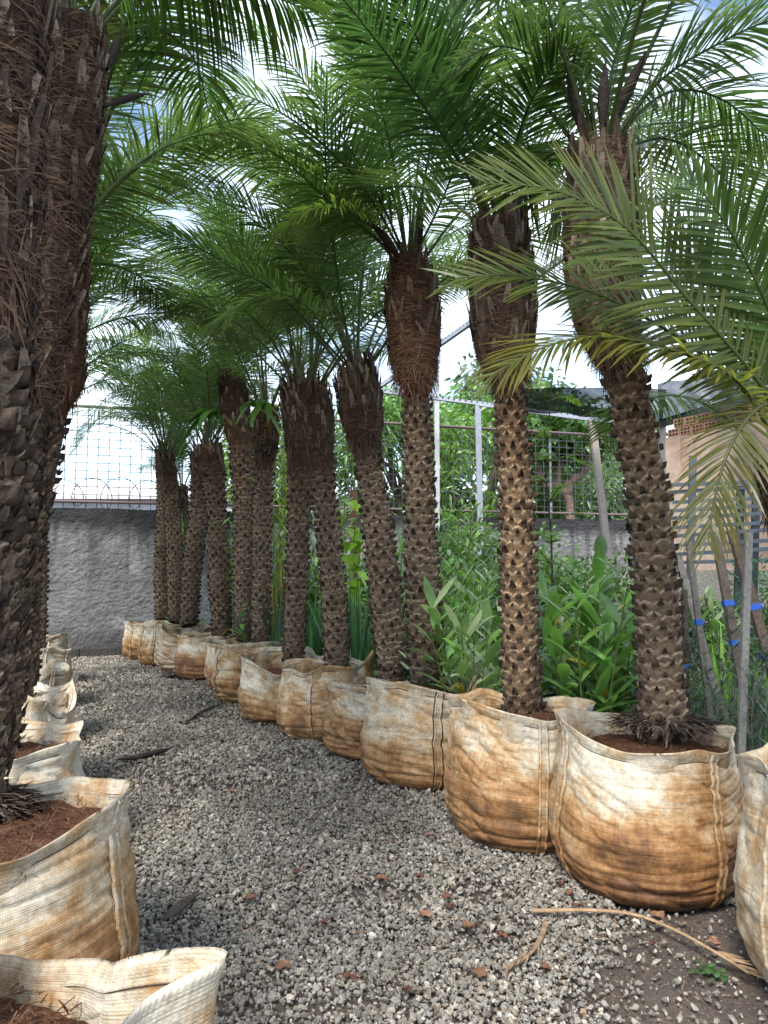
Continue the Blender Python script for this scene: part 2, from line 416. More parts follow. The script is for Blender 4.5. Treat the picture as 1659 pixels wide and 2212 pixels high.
# ------------------------------------------------------------------ palms
def leafcol(r, n, base, var=.22, yellow=0.0):
    c = np.tile(np.asarray(base, float), (n, 1)) * np.exp(r.normal(0, var, (n, 1)))
    y = (r.uniform(0, 1, n) * yellow)[:, None]
    return c * (1 - y) + np.array((.20, .17, .03)) * y
PROF = [.5, 1.0, .95, .72, .04]
def frond_geo(curve, up=(0, 0, 1), Lmax=.42, n=80, seed=0, base=(.070, .130, .046), droop=.25, s0=.2, yellow=.1, lift=.35, wid=.0175, rr=.011, ang=(68, 28)):
    r = rng_(seed); g = Geo(); NP = 26
    c, length = spline(curve, NP)
    T = nrm(np.gradient(c, axis=0)); up = np.asarray(up, float)
    tt = np.linspace(0, 1, NP)
    tube(g, c, rr * (1 - .85 * tt) + .0012, 5, np.outer(1 - tt, (.07, .085, .025)) + np.outer(tt, np.array(base) * 1.2), False)
    s = np.repeat(np.linspace(s0, .995, n), 2); s = np.clip(s + r.normal(0, .003, 2 * n), s0, 1)
    sg = np.tile((1., -1.), n)
    at = lambda A: np.stack([np.interp(s, tt, A[:, k]) for k in range(3)], 1)
    pb = at(c); t = nrm(at(T)); B = nrm(np.cross(t, up)); Nn = np.cross(B, t)
    x = (s - s0) / (1 - s0)
    a = np.radians(ang[0] + (ang[1] - ang[0]) * x + r.normal(0, 3, 2 * n))
    lf = lift * r.choice((-.3, .35, .8), 2 * n, p=(.2, .5, .3)) + r.normal(0, .06, 2 * n)
    out = B * sg[:, None] * np.cos(lf)[:, None] + Nn * np.sin(lf)[:, None]
    d = nrm(t * np.cos(a)[:, None] + out * np.sin(a)[:, None])
    L = Lmax * np.interp(x, (0, .12, .35, .7, 1), (.45, .8, 1.0, .85, .38)) * np.exp(r.normal(0, .07, 2 * n))
    nl = Nn * np.cos(lf)[:, None] - B * sg[:, None] * np.sin(lf)[:, None]
    nl = nrm(nl + r.normal(0, .09, nl.shape))
    side = np.cross(d, nl)
    C = leafcol(r, 2 * n, base, .2, yellow); tip = C * (1, .95, .9) + np.array((.05, .035, 0)) * (yellow + .05) * 3
    blades(g, pb, d, side, L, wid * .86 * np.interp(x, (0, .2, .7, 1), (.7, 1, .9, .6)), droop * np.exp(r.normal(0, .3, 2 * n)), PROF, C, 0, (0, 0, -1), tip)
    # spines on the bare stalk
    m = 14; s = r.uniform(.05, s0, m); pb = at2 = np.stack([np.interp(s, tt, c[:, k]) for k in range(3)], 1)
    t = nrm(np.stack([np.interp(s, tt, T[:, k]) for k in range(3)], 1)); B = nrm(np.cross(t, up)) * r.choice((-1, 1), m)[:, None]
    blades(g, pb, t * .5 + B, np.cross(B, t), r.uniform(.04, .12, m), .006, .05, [1, .7, .1], leafcol(r, m, (.1, .12, .03)))
    return g

def arch(e0, bend, L=2.0, n=9, wob=0.0, seed=0):
    r = rng_(seed); s = np.linspace(0, 1, n); e = np.radians(e0 - bend * s ** 1.3); dl = L / (n - 1)
    x = np.concatenate(([0], np.cumsum(np.cos(e[:-1]) * dl))); z = np.concatenate(([0], np.cumsum(np.sin(e[:-1]) * dl)))
    return np.stack((x, wob * s ** 2 * r.choice((-1, 1)), z), 1)
LIB = []
GREENS = [(.078, .142, .046), (.072, .134, .048), (.066, .124, .050), (.070, .122, .046), (.080, .120, .040)]
for k, (e0, bend) in enumerate(((84, 26), (73, 42), (63, 58), (52, 72), (38, 78))):
    row = []
    for v in range(3):
        gg = frond_geo(arch(e0, bend + v * 8, 2.0, 9, .12, k * 3 + v), (-math.sin(math.radians(e0 - bend * .5)), 0, 1), .44, 84, 100 + k * 3 + v, GREENS[k], (.10, .16, .22, .28, .34)[k], (.38, .34, .30, .28, .26)[k], (.03, .05, .08, .12, .2)[k], wid=.0165)
        row.append(gg.mesh('frond', M_LEAF))
    LIB.append(row)

def trunk_geo(pts, ncol=9, pitch=.064, fine=1.0, seed=0, dark=1.0, amp=1.0, flakes=0):
    "tube of crescent leaf scars with a pointed stub in each; pts rows x,y,z,r"
    r = rng_(seed); rows0, L = spline(pts, 60)
    nz = max(40, int(L / pitch * 8 * fine)); nt_ = int(ncol * 10 * (fine * .5 + .5)) + 1
    c, L = spline(pts, nz); path, rad = c[:, :3], c[:, 3]
    T, A, B = frames(path)
    th = np.linspace(0, 2 * math.pi, nt_); s = np.linspace(0, L, nz)
    TH, SS = np.meshgrid(th, s)
    u = TH / (2 * math.pi) * ncol; v = SS / pitch + .25 * (fbm(u * .7, SS * 3, seed, ncol) - .5)
    h = np.zeros_like(u); lip = np.zeros_like(u); rec = np.zeros_like(u)
    for dr in (-1, 0, 1, 2):
        row = np.floor(v) + dr; du = u - .5 * np.mod(row, 2); du = du - np.round(du)
        ci = np.round(u - .5 * np.mod(row, 2)) % ncol
        k = .35 + 1.1 * _h(ci, row, seed + 1)
        dv = v - row - .55 * (_h(ci, row, seed) - .5) + 1.1 * du ** 2      # crescent: ends curl down
        wx = np.clip(1 - (np.abs(du) / .66) ** 2, 0, 1) ** .8
        gz = np.where(dv < 0, np.clip(1 + dv / .95, 0, 1) ** 2.0, np.clip(1 - dv / .16, 0, 1))
        hh = wx * gz * k; h = np.maximum(h, hh)
        lip = np.maximum(lip, wx ** .5 * np.exp(-((dv + .05) / .07) ** 2) * k); rec = np.maximum(rec, wx * np.exp(-((dv - .13) / .12) ** 2))
    rn = (fbm(u * 2, SS * 110, seed + 5, ncol * 2) - .5)
    R = rad[:, None] * (1 + .05 * (fbm(u * .6, SS * 2, seed + 8, ncol) - .5)) + amp * (.012 * h - .007 * rec * (1 - h) + .005 * rn) * (rad[:, None] / .12) ** .5
    V = path[:, None] + (A[:, None] * np.cos(TH)[..., None] + B[:, None] * np.sin(TH)[..., None]) * R[..., None]
    t = (s / L)[:, None]
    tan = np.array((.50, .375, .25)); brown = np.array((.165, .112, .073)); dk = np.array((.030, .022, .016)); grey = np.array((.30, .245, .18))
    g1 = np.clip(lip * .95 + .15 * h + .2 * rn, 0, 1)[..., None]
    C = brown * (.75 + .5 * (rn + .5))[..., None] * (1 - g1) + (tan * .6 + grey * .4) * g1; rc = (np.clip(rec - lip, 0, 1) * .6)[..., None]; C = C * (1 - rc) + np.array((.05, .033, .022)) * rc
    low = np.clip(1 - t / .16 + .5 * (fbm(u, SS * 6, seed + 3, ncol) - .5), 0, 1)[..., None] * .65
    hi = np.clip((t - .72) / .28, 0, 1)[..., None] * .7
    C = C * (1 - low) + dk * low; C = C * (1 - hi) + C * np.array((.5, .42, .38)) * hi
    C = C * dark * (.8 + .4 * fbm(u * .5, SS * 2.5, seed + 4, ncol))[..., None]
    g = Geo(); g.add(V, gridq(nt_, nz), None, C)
    if flakes:
        n = int(flakes * L); ss = r.uniform(0, L, n); an = r.uniform(0, 6.283, n); ip = lambda M_: np.stack([np.interp(ss, s, M_[:, k]) for k in range(3)], 1)
        t_ = nrm(ip(T)); o = nrm(ip(A)) * np.cos(an)[:, None] + nrm(ip(B)) * np.sin(an)[:, None]; tg = np.cross(t_, o); k = r.uniform(0, 1, (n, 1))
        cs = (np.array((.05, .034, .025)) * (1 - k) + np.array((.27, .21, .155)) * k ** 1.4) * r.uniform(.6, 1.1, (n, 1))
        blades(g, ip(path) + o * (np.interp(ss, s, rad) + .004)[:, None], t_ + o * r.uniform(.15, .9, (n, 1)) + tg * r.normal(0, .45, (n, 1)), tg + t_ * r.normal(0, .3, (n, 1)), r.uniform(.03, .075, n), r.uniform(.015, .05, n), r.uniform(-.3, .2, n), [1, .95, .8, .45, .1], cs, .28)
    # stubs
    nrow = int(L / pitch); rr, cc = np.meshgrid(np.arange(1, nrow), np.arange(ncol), indexing='ij'); rr = rr.ravel(); cc = cc.ravel()
    uu = cc + .5 * (rr % 2) + r.normal(0, .05, len(rr)); ss = (rr + r.normal(0, .16, len(rr)) - .05) * pitch
    sz = r.uniform(.5, 1.3, len(rr)) * amp
    ok = (ss < L * .995); uu, ss, sz = uu[ok], ss[ok], sz[ok]
    ip = lambda M_: np.stack([np.interp(ss, s, M_[:, k]) for k in range(3)], 1)
    pc, a_, b_, t_ = ip(path), nrm(ip(A)), nrm(ip(B)), nrm(ip(T)); rd = np.interp(ss, s, rad)
    ang = uu / ncol * 2 * math.pi
    o = a_ * np.cos(ang)[:, None] + b_ * np.sin(ang)[:, None]; tg = np.cross(t_, o)
    sc = (sz * (rd / .12) ** .5)[:, None]; bp = pc + o * (rd + .004)[:, None]
    wv = .021 * sc; hv = .014 * sc
    n = len(bp)
    tip = bp + o * (.034 * r.uniform(.4, 1.25, (n, 1))) * sc + t_ * .030 * sc + tg * r.normal(0, .006, (n, 1))
    mid = bp + o * .023 * sc + t_ * .006 * sc
    ring = [bp - tg * wv - t_ * hv * 1.0, bp + tg * wv - t_ * hv * 1.0, bp + tg * wv * .30 + t_ * hv * 1.7, bp - tg * wv * .30 + t_ * hv * 1.7]
    r2 = [mid - tg * wv * .55 - t_ * hv * .9, mid + tg * wv * .55 - t_ * hv * .9, mid + tg * wv * .18 + t_ * hv * 1.5, mid - tg * wv * .18 + t_ * hv * 1.5]
    Vs = np.stack(ring + r2 + [tip], 1)
    q = [(k, (k + 1) % 4, 4 + (k + 1) % 4, 4 + k) for k in range(4)]; tr = [(4 + k, 4 + (k + 1) % 4, 8) for k in range(4)]
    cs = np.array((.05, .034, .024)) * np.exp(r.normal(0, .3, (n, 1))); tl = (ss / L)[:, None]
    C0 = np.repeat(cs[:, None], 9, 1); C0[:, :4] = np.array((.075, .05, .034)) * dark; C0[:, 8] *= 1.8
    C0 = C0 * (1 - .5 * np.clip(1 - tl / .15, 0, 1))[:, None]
    o9 = (np.arange(n) * 9)[:, None, None]
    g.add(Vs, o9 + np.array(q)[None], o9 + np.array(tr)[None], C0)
    return g

def fibre_geo(pts, seed=0, dens=1.0, red=0.0, stubs=1.0):
    "shaggy head: matted fibre, upright cut leaf bases and loose hairs"
    r = rng_(seed); c, L = spline(pts, 44); path, rad = c[:, :3], c[:, 3]; T, A, B = frames(path)
    nt_ = 61; th = np.linspace(0, 2 * math.pi, nt_); s = np.linspace(0, L, 44); TH, SS = np.meshgrid(th, s); u = TH / (2 * math.pi)
    rn = fbm(u * 14, SS * 26, seed, 14) - .5
    R = rad[:, None] * (.93 + .12 * rn + .10 * (fbm(u * 4, SS * 9, seed + 2, 4) - .5))
    g = Geo()
    col = np.array((.060, .036, .024)) * (1 - red) + np.array((.085, .030, .016)) * red
    g.add(path[:, None] + (A[:, None] * np.cos(TH)[..., None] + B[:, None] * np.sin(TH)[..., None]) * R[..., None], gridq(nt_, 44), None, col * (.6 + .9 * (rn + .5))[..., None])
    rm = rad.max() / .13
    n = int(420 * dens); an = r.uniform(0, 6.283, n); ss = r.uniform(0, .16, n) * L; ip = lambda M_: np.stack([np.interp(ss, s, M_[:, k]) for k in range(3)], 1)
    o = nrm(ip(A)) * np.cos(an)[:, None] + nrm(ip(B)) * np.sin(an)[:, None]; t_ = nrm(ip(T)); tg = np.cross(t_, o); kk = r.uniform(0, 1, (n, 1)) ** 2
    blades(g, ip(path) + o * (np.interp(ss, s, rad) * .95)[:, None], -t_ + o * r.uniform(-.1, .35, (n, 1)) + tg * r.normal(0, .4, (n, 1)), tg, r.uniform(.03, .13, n) * rm, r.uniform(.002, .010, n), .05, [1, .9, .7, .2], col * .9 * (1 - kk) + np.array((.16, .10, .065)) * kk)
    def spots(n):
        ss = r.uniform(.0, 1, n) * L; an = r.uniform(0, 2 * math.pi, n)
        ip = lambda M_: np.stack([np.interp(ss, s, M_[:, k]) for k in range(3)], 1)
        t_ = nrm(ip(T)); o = nrm(ip(A)) * np.cos(an)[:, None] + nrm(ip(B)) * np.sin(an)[:, None]; rd = np.interp(ss, s, rad)
        return ip(path) + o * (rd * .93)[:, None], t_, o, np.cross(t_, o), ss / L
    n = int(230 * L / .5 * stubs * dens); p, t_, o, tg, q = spots(n)
    k = r.uniform(0, 1, (n, 1)); cs = (np.array((.06, .036, .025)) * (1 - k) + np.array((.33, .255, .195)) * k ** 2) * (.55 + .5 * r.uniform(0, 1, (n, 1)))
    blades(g, p, t_ + o * r.uniform(.02, .26, (n, 1)) + tg * r.normal(0, .22, (n, 1)), tg, r.uniform(.045, .115, n) * rm, r.uniform(.014, .036, n) * rm, r.uniform(-.1, .12, n), [1, .9, .8, .5], cs, .25)
    n = int(2300 * L / .5 * dens); p, t_, o, tg, q = spots(n)
    sgn = r.choice((-1, 1), (n, 1)); d = tg * sgn + t_ * r.normal(0, .75, (n, 1)) + o * r.uniform(.05, .6, (n, 1))
    k = r.uniform(0, 1, (n, 1)); cs = col * 1.0 * (1 - k) + np.array((.20, .125, .075)) * k ** 2.2
    p = p + o * r.uniform(0, .012, (n, 1)); nrmv = -o
    L_ = r.uniform(.03, .12, n) * rm
    # hairs curl back round the trunk
    d = nrm(d); t5 = np.linspace(0, 1, 4); side = t_
    pp = p[:, None] + d[:, None] * (L_[:, None] * t5)[..., None] - o[:, None] * ((.55 * L_)[:, None] * t5 ** 2)[..., None] - np.array((0, 0, 1.)) * ((.15 * L_)[:, None] * t5 ** 2)[..., None]
    wv = (r.uniform(.0007, .0019, n)[:, None] * np.array((1, 1, .9, .4)))[..., None] * side[:, None]
    V = np.stack((pp - wv, pp + wv), 2); Q = (np.arange(n) * 8)[:, None, None] + gridq(2, 4)[None]
    g.add(V, Q, None, np.repeat(cs, 8, 0))
    return g

def spathe(g, a, b, wd, C=(.035, .026, .022)):
    a, b = np.asarray(a, float), np.asarray(b, float); n = 9; t = np.linspace(0, 1, n)
    pr = np.array((.35, .55, .85, 1, 1, .85, .6, .3, .05)) * wd
    path = a + (b - a) * t[:, None] + np.array((0, 0, -.10)) * np.linalg.norm(b - a) * (t ** 2)[:, None]
    tube(g, path, pr, 6, np.outer(1 - .3 * t, C), False)

CROWN = []
def PD(q, d): return P(q[0], q[1], q[3] if len(q) > 3 else d)
def palm(label, d, pts, head, seed, nf=26, fl=1.0, az=None, extra=(), fine=.6, dens=.8, red=0.0, ncol=9, dark=1.0, group='potted palms in the sacks', stubs=1.0, spath=(), ages=(0, .76), skirt=0, trunk_amp=1.0, pitch=.064, maxage=4, flakes=0):
    "pts: (px, py, width px) up the trunk at view distance d; head: index where the fibre head starts"
    W3 = np.array([np.append(PD(q, d), .5 * q[2] / F * (q[3] if len(q) > 3 else d)) for q in pts])
    base = W3[0].copy(); base[2] -= .12
    root = empty('palm_tree', (base[0], base[1], base[2]), label, 'palm tree', group)
    low = np.vstack((base, W3[:head + 1])); low[:, 3] -= .024
    fib = W3[head:].copy(); fib[0, 3] -= .012
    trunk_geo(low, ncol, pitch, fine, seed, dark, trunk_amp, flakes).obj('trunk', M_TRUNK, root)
    fibre_geo(fib, seed + 1, dens, red, stubs).obj('fibre_head', M_FIBRE, root)
    r = rng_(seed + 2); top = W3[-1]; tdir = nrm(W3[-1, :3] - W3[-2, :3])
    if skirt:
        gk = Geo(); n = int(520 * skirt); an = r.uniform(0, 6.283, n); rr = W3[0, 3] * r.uniform(.9, 1.6, n); zz = r.uniform(-.03, .07, n) * (1.75 - rr / W3[0, 3])
        o = np.stack((np.cos(an), np.sin(an), 0 * an), 1); p = W3[0, :3] * (1, 1, 1) + o * rr[:, None]; p[:, 2] += zz
        k = r.uniform(0, 1, (n, 1)) ** 2
        blades(gk, p, o + np.array((0, 0, .3)) * r.normal(0, .9, (n, 1)) + np.cross(o, (0, 0, 1)) * r.normal(0, .5, (n, 1)), np.cross(o, (0, 0, 1.)), r.uniform(.03, .09, n), r.uniform(.006, .014, n), r.uniform(0, .3, n), [1, 1, .8, .4], np.array((.035, .026, .02)) * (1 - k) + np.array((.15, .115, .09)) * k, .3)
        gk.obj('root_skirt', M_FIBRE, root)
    for i in range(nf):
        f = ages[0] + (ages[1] - ages[0]) * (i + .5) / nf
        a = i * 2.39996 + r.normal(0, .18) + seed
        if az is not None: a = math.radians(az[0] + (az[1] - az[0]) * ((i * .618034 + r.uniform(0, .05)) % 1))
        k = min(maxage, int(f * 5)); me = LIB[k][r.integers(0, 3)]
        o = bpy.data.objects.new('frond', me); COL.objects.link(o); o.parent = root
        rad_ = top[3] * .45 * (f + .2)
        loc = top[:3] + np.array((math.cos(a), math.sin(a), 0)) * rad_ - np.array((0, 0, .05 + .10 * f))
        o.location = loc - np.array(root.location)
        sc = fl * r.uniform(.86, 1.1)
        o.scale = (sc, sc, sc); o.rotation_euler = (r.normal(0, .16), r.normal(0, .07), a)
    for k, e in enumerate(extra):
        kw = dict(e[1]) if len(e) > 1 else {}
        c = np.array([P(*q) for q in e[0]])
        c[0] = top[:3] + (c[0] - top[:3]) * .3; c[0, 2] = min(c[0, 2], top[2]) - .06
        if 'up' not in kw:
            h = c[-1] - c[0]; h[2] = 0; h = nrm(h); kw['up'] = np.array((-.35 * h[0], -.35 * h[1], 1))
        frond_geo(c, seed=seed * 50 + k, **kw).obj('frond', M_LEAF, root)
    for a, b_, wd in spath:
        gs = Geo(); spathe(gs, P(*a), P(*b_), wd); gs.obj('spathe', M_BARK, root)
    CROWN.append(root)
    return root

# --- right hand row, from the camera away
palm('short palm at the right edge with olive fronds reaching into view', 3.2,
     [(1790, 1690, 150), (1775, 1400, 140), (1745, 1180, 130), (1722, 1100, 140), (1712, 1040, 140), (1706, 985, 105)], 3, 11, 9, .95, (-40, 110), [
     ([(1700, 985, 3.2), (1655, 850, 3.1), (1480, 640, 3.0), (1350, 490, 2.9), (1200, 412, 2.8), (1050, 396, 2.75)], dict(base=(.062, .095, .022), yellow=.16, Lmax=.44, wid=.0205, droop=.06, n=88, ang=(62, 38), up=(-.2, -.9, .5))),
     ([(1695, 990, 3.3), (1620, 860, 3.25), (1480, 740, 3.2), (1300, 640, 3.1), (1120, 596, 3.0), (990, 600, 3.0)], dict(base=(.058, .090, .022), yellow=.16, Lmax=.42, wid=.0195, droop=.10, n=82, ang=(62, 34), up=(-.3, -.7, .6))),
     ([(1695, 995, 3.2), (1600, 830, 3.0), (1450, 755, 2.95), (1300, 728, 2.9), (1180, 748, 2.8), (1060, 812, 2.75)], dict(base=(.075, .090, .020), yellow=.25, Lmax=.38, wid=.0185, droop=.20, n=78, ang=(60, 32), up=(-.2, -.5, .9))),
     ([(1700, 985, 3.1), (1690, 890, 2.95), (1640, 880, 2.8), (1580, 960, 2.7), (1545, 1070, 2.65), (1530, 1170, 2.6)], dict(base=(.055, .062, .015), yellow=.1, Lmax=.26, wid=.015, droop=.25, s0=.32, n=44, up=(-.5, -.6, .6))),
     ([(1705, 985, 3.2), (1690, 760, 3.1), (1610, 560, 3.0), (1530, 430, 2.9), (1470, 380, 2.9)], dict(base=(.05, .10, .024), yellow=.1, droop=.12, ang=(62, 32), up=(-.5, -.7, .4))),
     ([(1705, 985, 3.3), (1640, 770, 3.4), (1500, 560, 3.4), (1380, 520, 3.4), (1260, 570, 3.3)], dict(base=(.05, .10, .024), yellow=.1, droop=.16, ang=(62, 32), up=(-.4, -.6, .6))),
     ], fine=.7, dens=.8)
palm('nearest tall palm of the right row in the big orange sack', 3.9,
     [(1432, 1560, 118), (1425, 1400, 108), (1405, 1120, 102), (1372, 930, 98), (1345, 790, 98), (1312, 690, 142), (1302, 560, 160), (1298, 420, 150), (1292, 320, 105)], 4, 21, 11, 1.15, None, [
     ([(1300, 300, 3.9), (1420, 180, 3.9), (1560, 90, 3.8), (1680, 40, 3.7), (1790, 40, 3.6)],),
     ([(1310, 300, 3.9), (1430, 205, 4.0), (1560, 215, 4.1), (1690, 330, 4.2)],),
     ([(1305, 300, 3.9), (1440, 300, 4.2), (1560, 380, 4.4), (1640, 520, 4.5)], dict(yellow=.25)),
     ([(1290, 300, 3.9), (1330, 120, 3.8), (1400, -60, 3.6), (1480, -180, 3.4)],),
     ([(1280, 300, 3.9), (1200, 160, 3.9), (1090, 100, 3.8), (990, 130, 3.7)],),
     ([(1285, 310, 3.9), (1200, 330, 4.2), (1130, 400, 4.4), (1080, 520, 4.6)],),
     ], 1.0, 1.0, 0, 9, 1.0, skirt=.9, spath=(((1262, 300, 3.85), (1222, 120, 3.75), .032), ((1330, 260, 3.8), (1395, 95, 3.7), .03), ((1300, 290, 3.75), (1308, 110, 3.7), .03)))
palm('second tall palm of the right row, even tan trunk, in the white-topped sack', 4.5,
     [(1128, 1510, 92), (1122, 1350, 88), (1115, 1080, 84), (1105, 920, 78), (1098, 820, 78), (1090, 760, 125), (1085, 650, 142), (1080, 540, 122), (1076, 478, 84)], 4, 31, 10, 1.15, None, [
     ([(1070, 475, 4.5), (992, 350, 4.2), (883, 182, 3.8), (752, 11, 3.4), (660, -90, 3.2)], dict(base=(.03, .075, .024), yellow=.02)),
     ([(1080, 475, 4.5), (1040, 350, 4.3), (949, 175, 4.0), (857, 0, 3.7), (790, -110, 3.5)], dict(base=(.03, .08, .024), yellow=.02)),
     ([(1085, 475, 4.5), (1110, 330, 4.3), (1150, 215, 4.0), (1230, 90, 3.7)], dict(base=(.034, .085, .024))),
     ([(1090, 475, 4.5), (1150, 400, 4.4), (1200, 420, 4.3), (1240, 520, 4.2)],),
     ], .9, .9, 0, 9, np.array((1.0, .93, .82)))
palm('palm with bulging red-brown fibre head above a thin neck in the right row', 5.75,
     [(922, 1450, 84), (915, 1300, 80), (906, 1080, 74), (902, 930, 70), (899, 835, 66), (897, 800, 100), (895, 740, 116), (890, 650, 116), (885, 590, 92), (884, 560, 66)], 4, 41, 10, 1.15, None, [
     ([(885, 560, 5.75), (700, 423, 5.4), (590, 330, 5.1), (437, 281, 4.9), (310, 262, 4.7)], dict(yellow=.14, base=(.06, .125, .026), ang=(60, 30), droop=.4)),
     ([(880, 555, 5.75), (835, 346, 5.6), (788, 157, 5.3), (730, 40, 5.0)], dict(base=(.055, .14, .022))),
     ([(890, 555, 5.75), (960, 420, 5.5), (1000, 300, 5.2), (990, 180, 4.9)],),
     ([(885, 555, 5.75), (780, 400, 5.5), (640, 265, 5.2), (480, 190, 5.0), (330, 195, 4.8)], dict(ang=(60, 30), droop=.35)),
     ([(885, 555, 5.75), (815, 420, 5.5), (715, 260, 5.2), (620, 130, 5.0), (540, 60, 4.8)],),
     ([(885, 555, 5.75), (790, 480, 5.5), (690, 450, 5.2), (560, 520, 5.0)], dict(yellow=.2, base=(.06, .12, .024), droop=.4)),
     ], .8, 1.3, .7, 9, .9, stubs=.25, spath=(((905, 550, 5.7), (908, 410, 5.6), .03), ((860, 550, 5.6), (800, 470, 5.5), .035)))
palm('fourth palm of the right row leaning left over the smallest stained sack', 6.5,
     [(848, 1460, 70), (838, 1330, 74), (815, 1130, 74), (796, 1010, 62), (788, 960, 66), (784, 920, 88), (775, 850, 96), (768, 795, 74)], 4, 51, 11, 1.15, None, [
     ([(765, 785, 6.5), (605, 638, 6.2), (510, 583, 6.0), (401, 521, 5.8), (245, 470, 5.6)], dict(base=(.04, .10, .026))),
     ([(768, 785, 6.5), (740, 690, 6.4), (646, 569, 6.2), (540, 448, 6.0), (450, 380, 5.8)], dict(base=(.036, .09, .026))),
     ([(765, 785, 6.5), (660, 660, 6.2), (560, 640, 5.9), (440, 720, 5.7)],),
     ([(765, 785, 6.5), (680, 610, 6.3), (540, 470, 6.1), (380, 400, 5.9), (240, 400, 5.7)],),
     ], .75, .9, .25, 9, 1.0)
palm('palm with grey leaf stubs on its head in the sack with pointed lip', 7.15,
     [(728, 1430, 60), (722, 1300, 60), (706, 1120, 56), (694, 1000, 58), (686, 930, 74), (678, 870, 80), (672, 830, 60)], 3, 61, 12, 1.15, None, [], .6, .7, .1, 9, .95)
palm('palm rising straight out of the wide open sack of red soil', 7.95,
     [(635, 1412, 52), (638, 1300, 54), (646, 1130, 54), (650, 1000, 62), (652, 900, 86), (648, 850, 84), (645, 825, 62)], 3, 71, 14, 1.15, None, [
     ([(640, 830, 7.9), (560, 700, 7.6), (450, 640, 7.2), (330, 700, 6.9)],),
     ([(640, 830, 7.9), (600, 640, 7.6), (520, 500, 7.2), (420, 440, 6.9)],),
     ([(640, 830, 7.9), (540, 660, 7.6), (400, 560, 7.2), (230, 590, 6.9)],),
     ], .6, .7, .0, 9, .8)
palm('palm with hanging dark fruit bunch beside the torn fern in the right row', 9.1,
     [(562, 1385, 44), (564, 1280, 46), (566, 1120, 46), (570, 1000, 46), (574, 940, 60), (576, 880, 52)], 3, 81, 12, 1.1, None, [], .5, .5, .1, 8, .85)
palm('slender dark palm with the tallest head among the farther right row', 10.2,
     [(526, 1365, 42), (524, 1240, 46), (524, 1080, 46), (520, 960, 56), (508, 880, 64), (498, 815, 48)], 3, 91, 15, 1.1, None, [
     ([(498, 810, 10.2), (440, 690, 9.8), (340, 640, 9.3), (230, 700, 9)],)], .5, .5, .1, 8, .8)
palm('palm behind the open orange sack with strap fern leaves under its crown', 10.9,
     [(478, 1360, 46), (474, 1240, 50), (468, 1100, 46), (458, 1010, 60), (450, 960, 56)], 3, 101, 14, 1.1, None, [
     ([(448, 960, 10.9), (420, 740, 10.5), (300, 620, 10), (164, 655, 9.5)],),
     ([(448, 960, 10.9), (380, 800, 10.5), (290, 770, 10), (190, 850, 9.6)], dict(base=(.06, .14, .022)))], .5, .5, 0, 8, .75)
palm('dark palm standing behind the slumped grey sack', 11.6,
     [(408, 1335, 42), (416, 1220, 44), (430, 1100, 44), (436, 1030, 52), (432, 975, 44)], 3, 111, 13, 1.05, None, [], .4, .4, 0, 8, .75)
palm('slim palm with brown head near the end wall in the double-seamed sack', 12.6,
     [(380, 1330, 36), (378, 1220, 40), (372, 1110, 36), (366, 1040, 40), (362, 985, 34)], 3, 121, 16, 1.0, None, [
     ([(360, 985, 12.6), (320, 850, 12.2), (240, 850, 11.6), (160, 960, 11)],)], .4, .4, 0, 8, .8)
palm('leftmost palm of the right row closest to the grey end wall', 13.4,
     [(350, 1325, 34), (350, 1220, 36), (354, 1100, 34), (354, 1030, 38), (352, 970, 34)], 3, 131, 17, 1.0, None, [
     ([(352, 970, 13.4), (310, 890, 13), (230, 890, 12.4), (150, 985, 12)],),
     ([(352, 970, 13.4), (300, 840, 13), (220, 800, 12.4), (140, 850, 12)],)], .4, .4, 0, 8, .8)
palm('thin short palm half hidden behind the far end of the right row', 14.0,
     [(396, 1330, 26), (396, 1200, 27), (395, 1130, 27), (394, 1090, 30), (393, 1050, 26)], 3, 141, 16, .7, None, [], .4, .4, 0, 8, .75)
# --- left hand row
palm('huge grey-flaked palm trunk cut off by the left edge, nearest the camera', 1.68,
     [(-250, 2340, 290, 1.38), (-200, 1800, 275, 1.47), (-130, 1250, 262, 1.62), (-75, 1000, 258), (-58, 660, 262), (-50, 300, 270), (-40, 0, 260), (-40, -330, 200)], 4, 151, 12, 1.0, (120, 260), [], 1.5, 1.4, 0, 12, .9, maxage=2, flakes=420, trunk_amp=1.1, pitch=.055)
palm('thick shaggy palm by the left edge, trunk leaning over the near left sack', 2.7,
     [(-56, 1745, 138), (-44, 1600, 132), (-8, 1300, 122), (26, 1080, 116), (58, 880, 112), (92, 640, 122), (126, 420, 138), (148, 220, 148), (156, 60, 125)], 4, 161, 12, 1.0, (60, 230), [
     ([(200, 40, 2.7), (330, -60, 2.8), (480, -50, 3.0), (660, 20, 3.3)], dict(droop=.55, lift=.1, base=(.04, .10, .024))),
     ([(190, 40, 2.7), (270, -110, 2.9), (360, -230, 3.2), (500, -330, 3.6)],),
     ([(200, 60, 2.75), (330, 60, 3.2), (420, 130, 3.8), (450, 240, 4.3)], dict(base=(.04, .1, .024), droop=.4)),
     ], 1.4, 1.5, 0, 9, .9, skirt=2.2, maxage=2, flakes=330, trunk_amp=1.1, spath=(((232, 150, 2.7), (262, 60, 2.75), .018), ((225, 230, 2.7), (325, 190, 2.8), .014)))
palm('palm peeping out behind the left trunks with hanging rusty fibre at its neck', 4.0,
     [(2, 1620, 84), (20, 1450, 84), (58, 1150, 82), (92, 1000, 80), (110, 870, 84), (122, 825, 112), (128, 740, 112), (136, 600, 104), (146, 470, 80)], 4, 171, 8, 1.1, None, [], .9, 1.1, .8, 9, .75, stubs=.6, flakes=160)
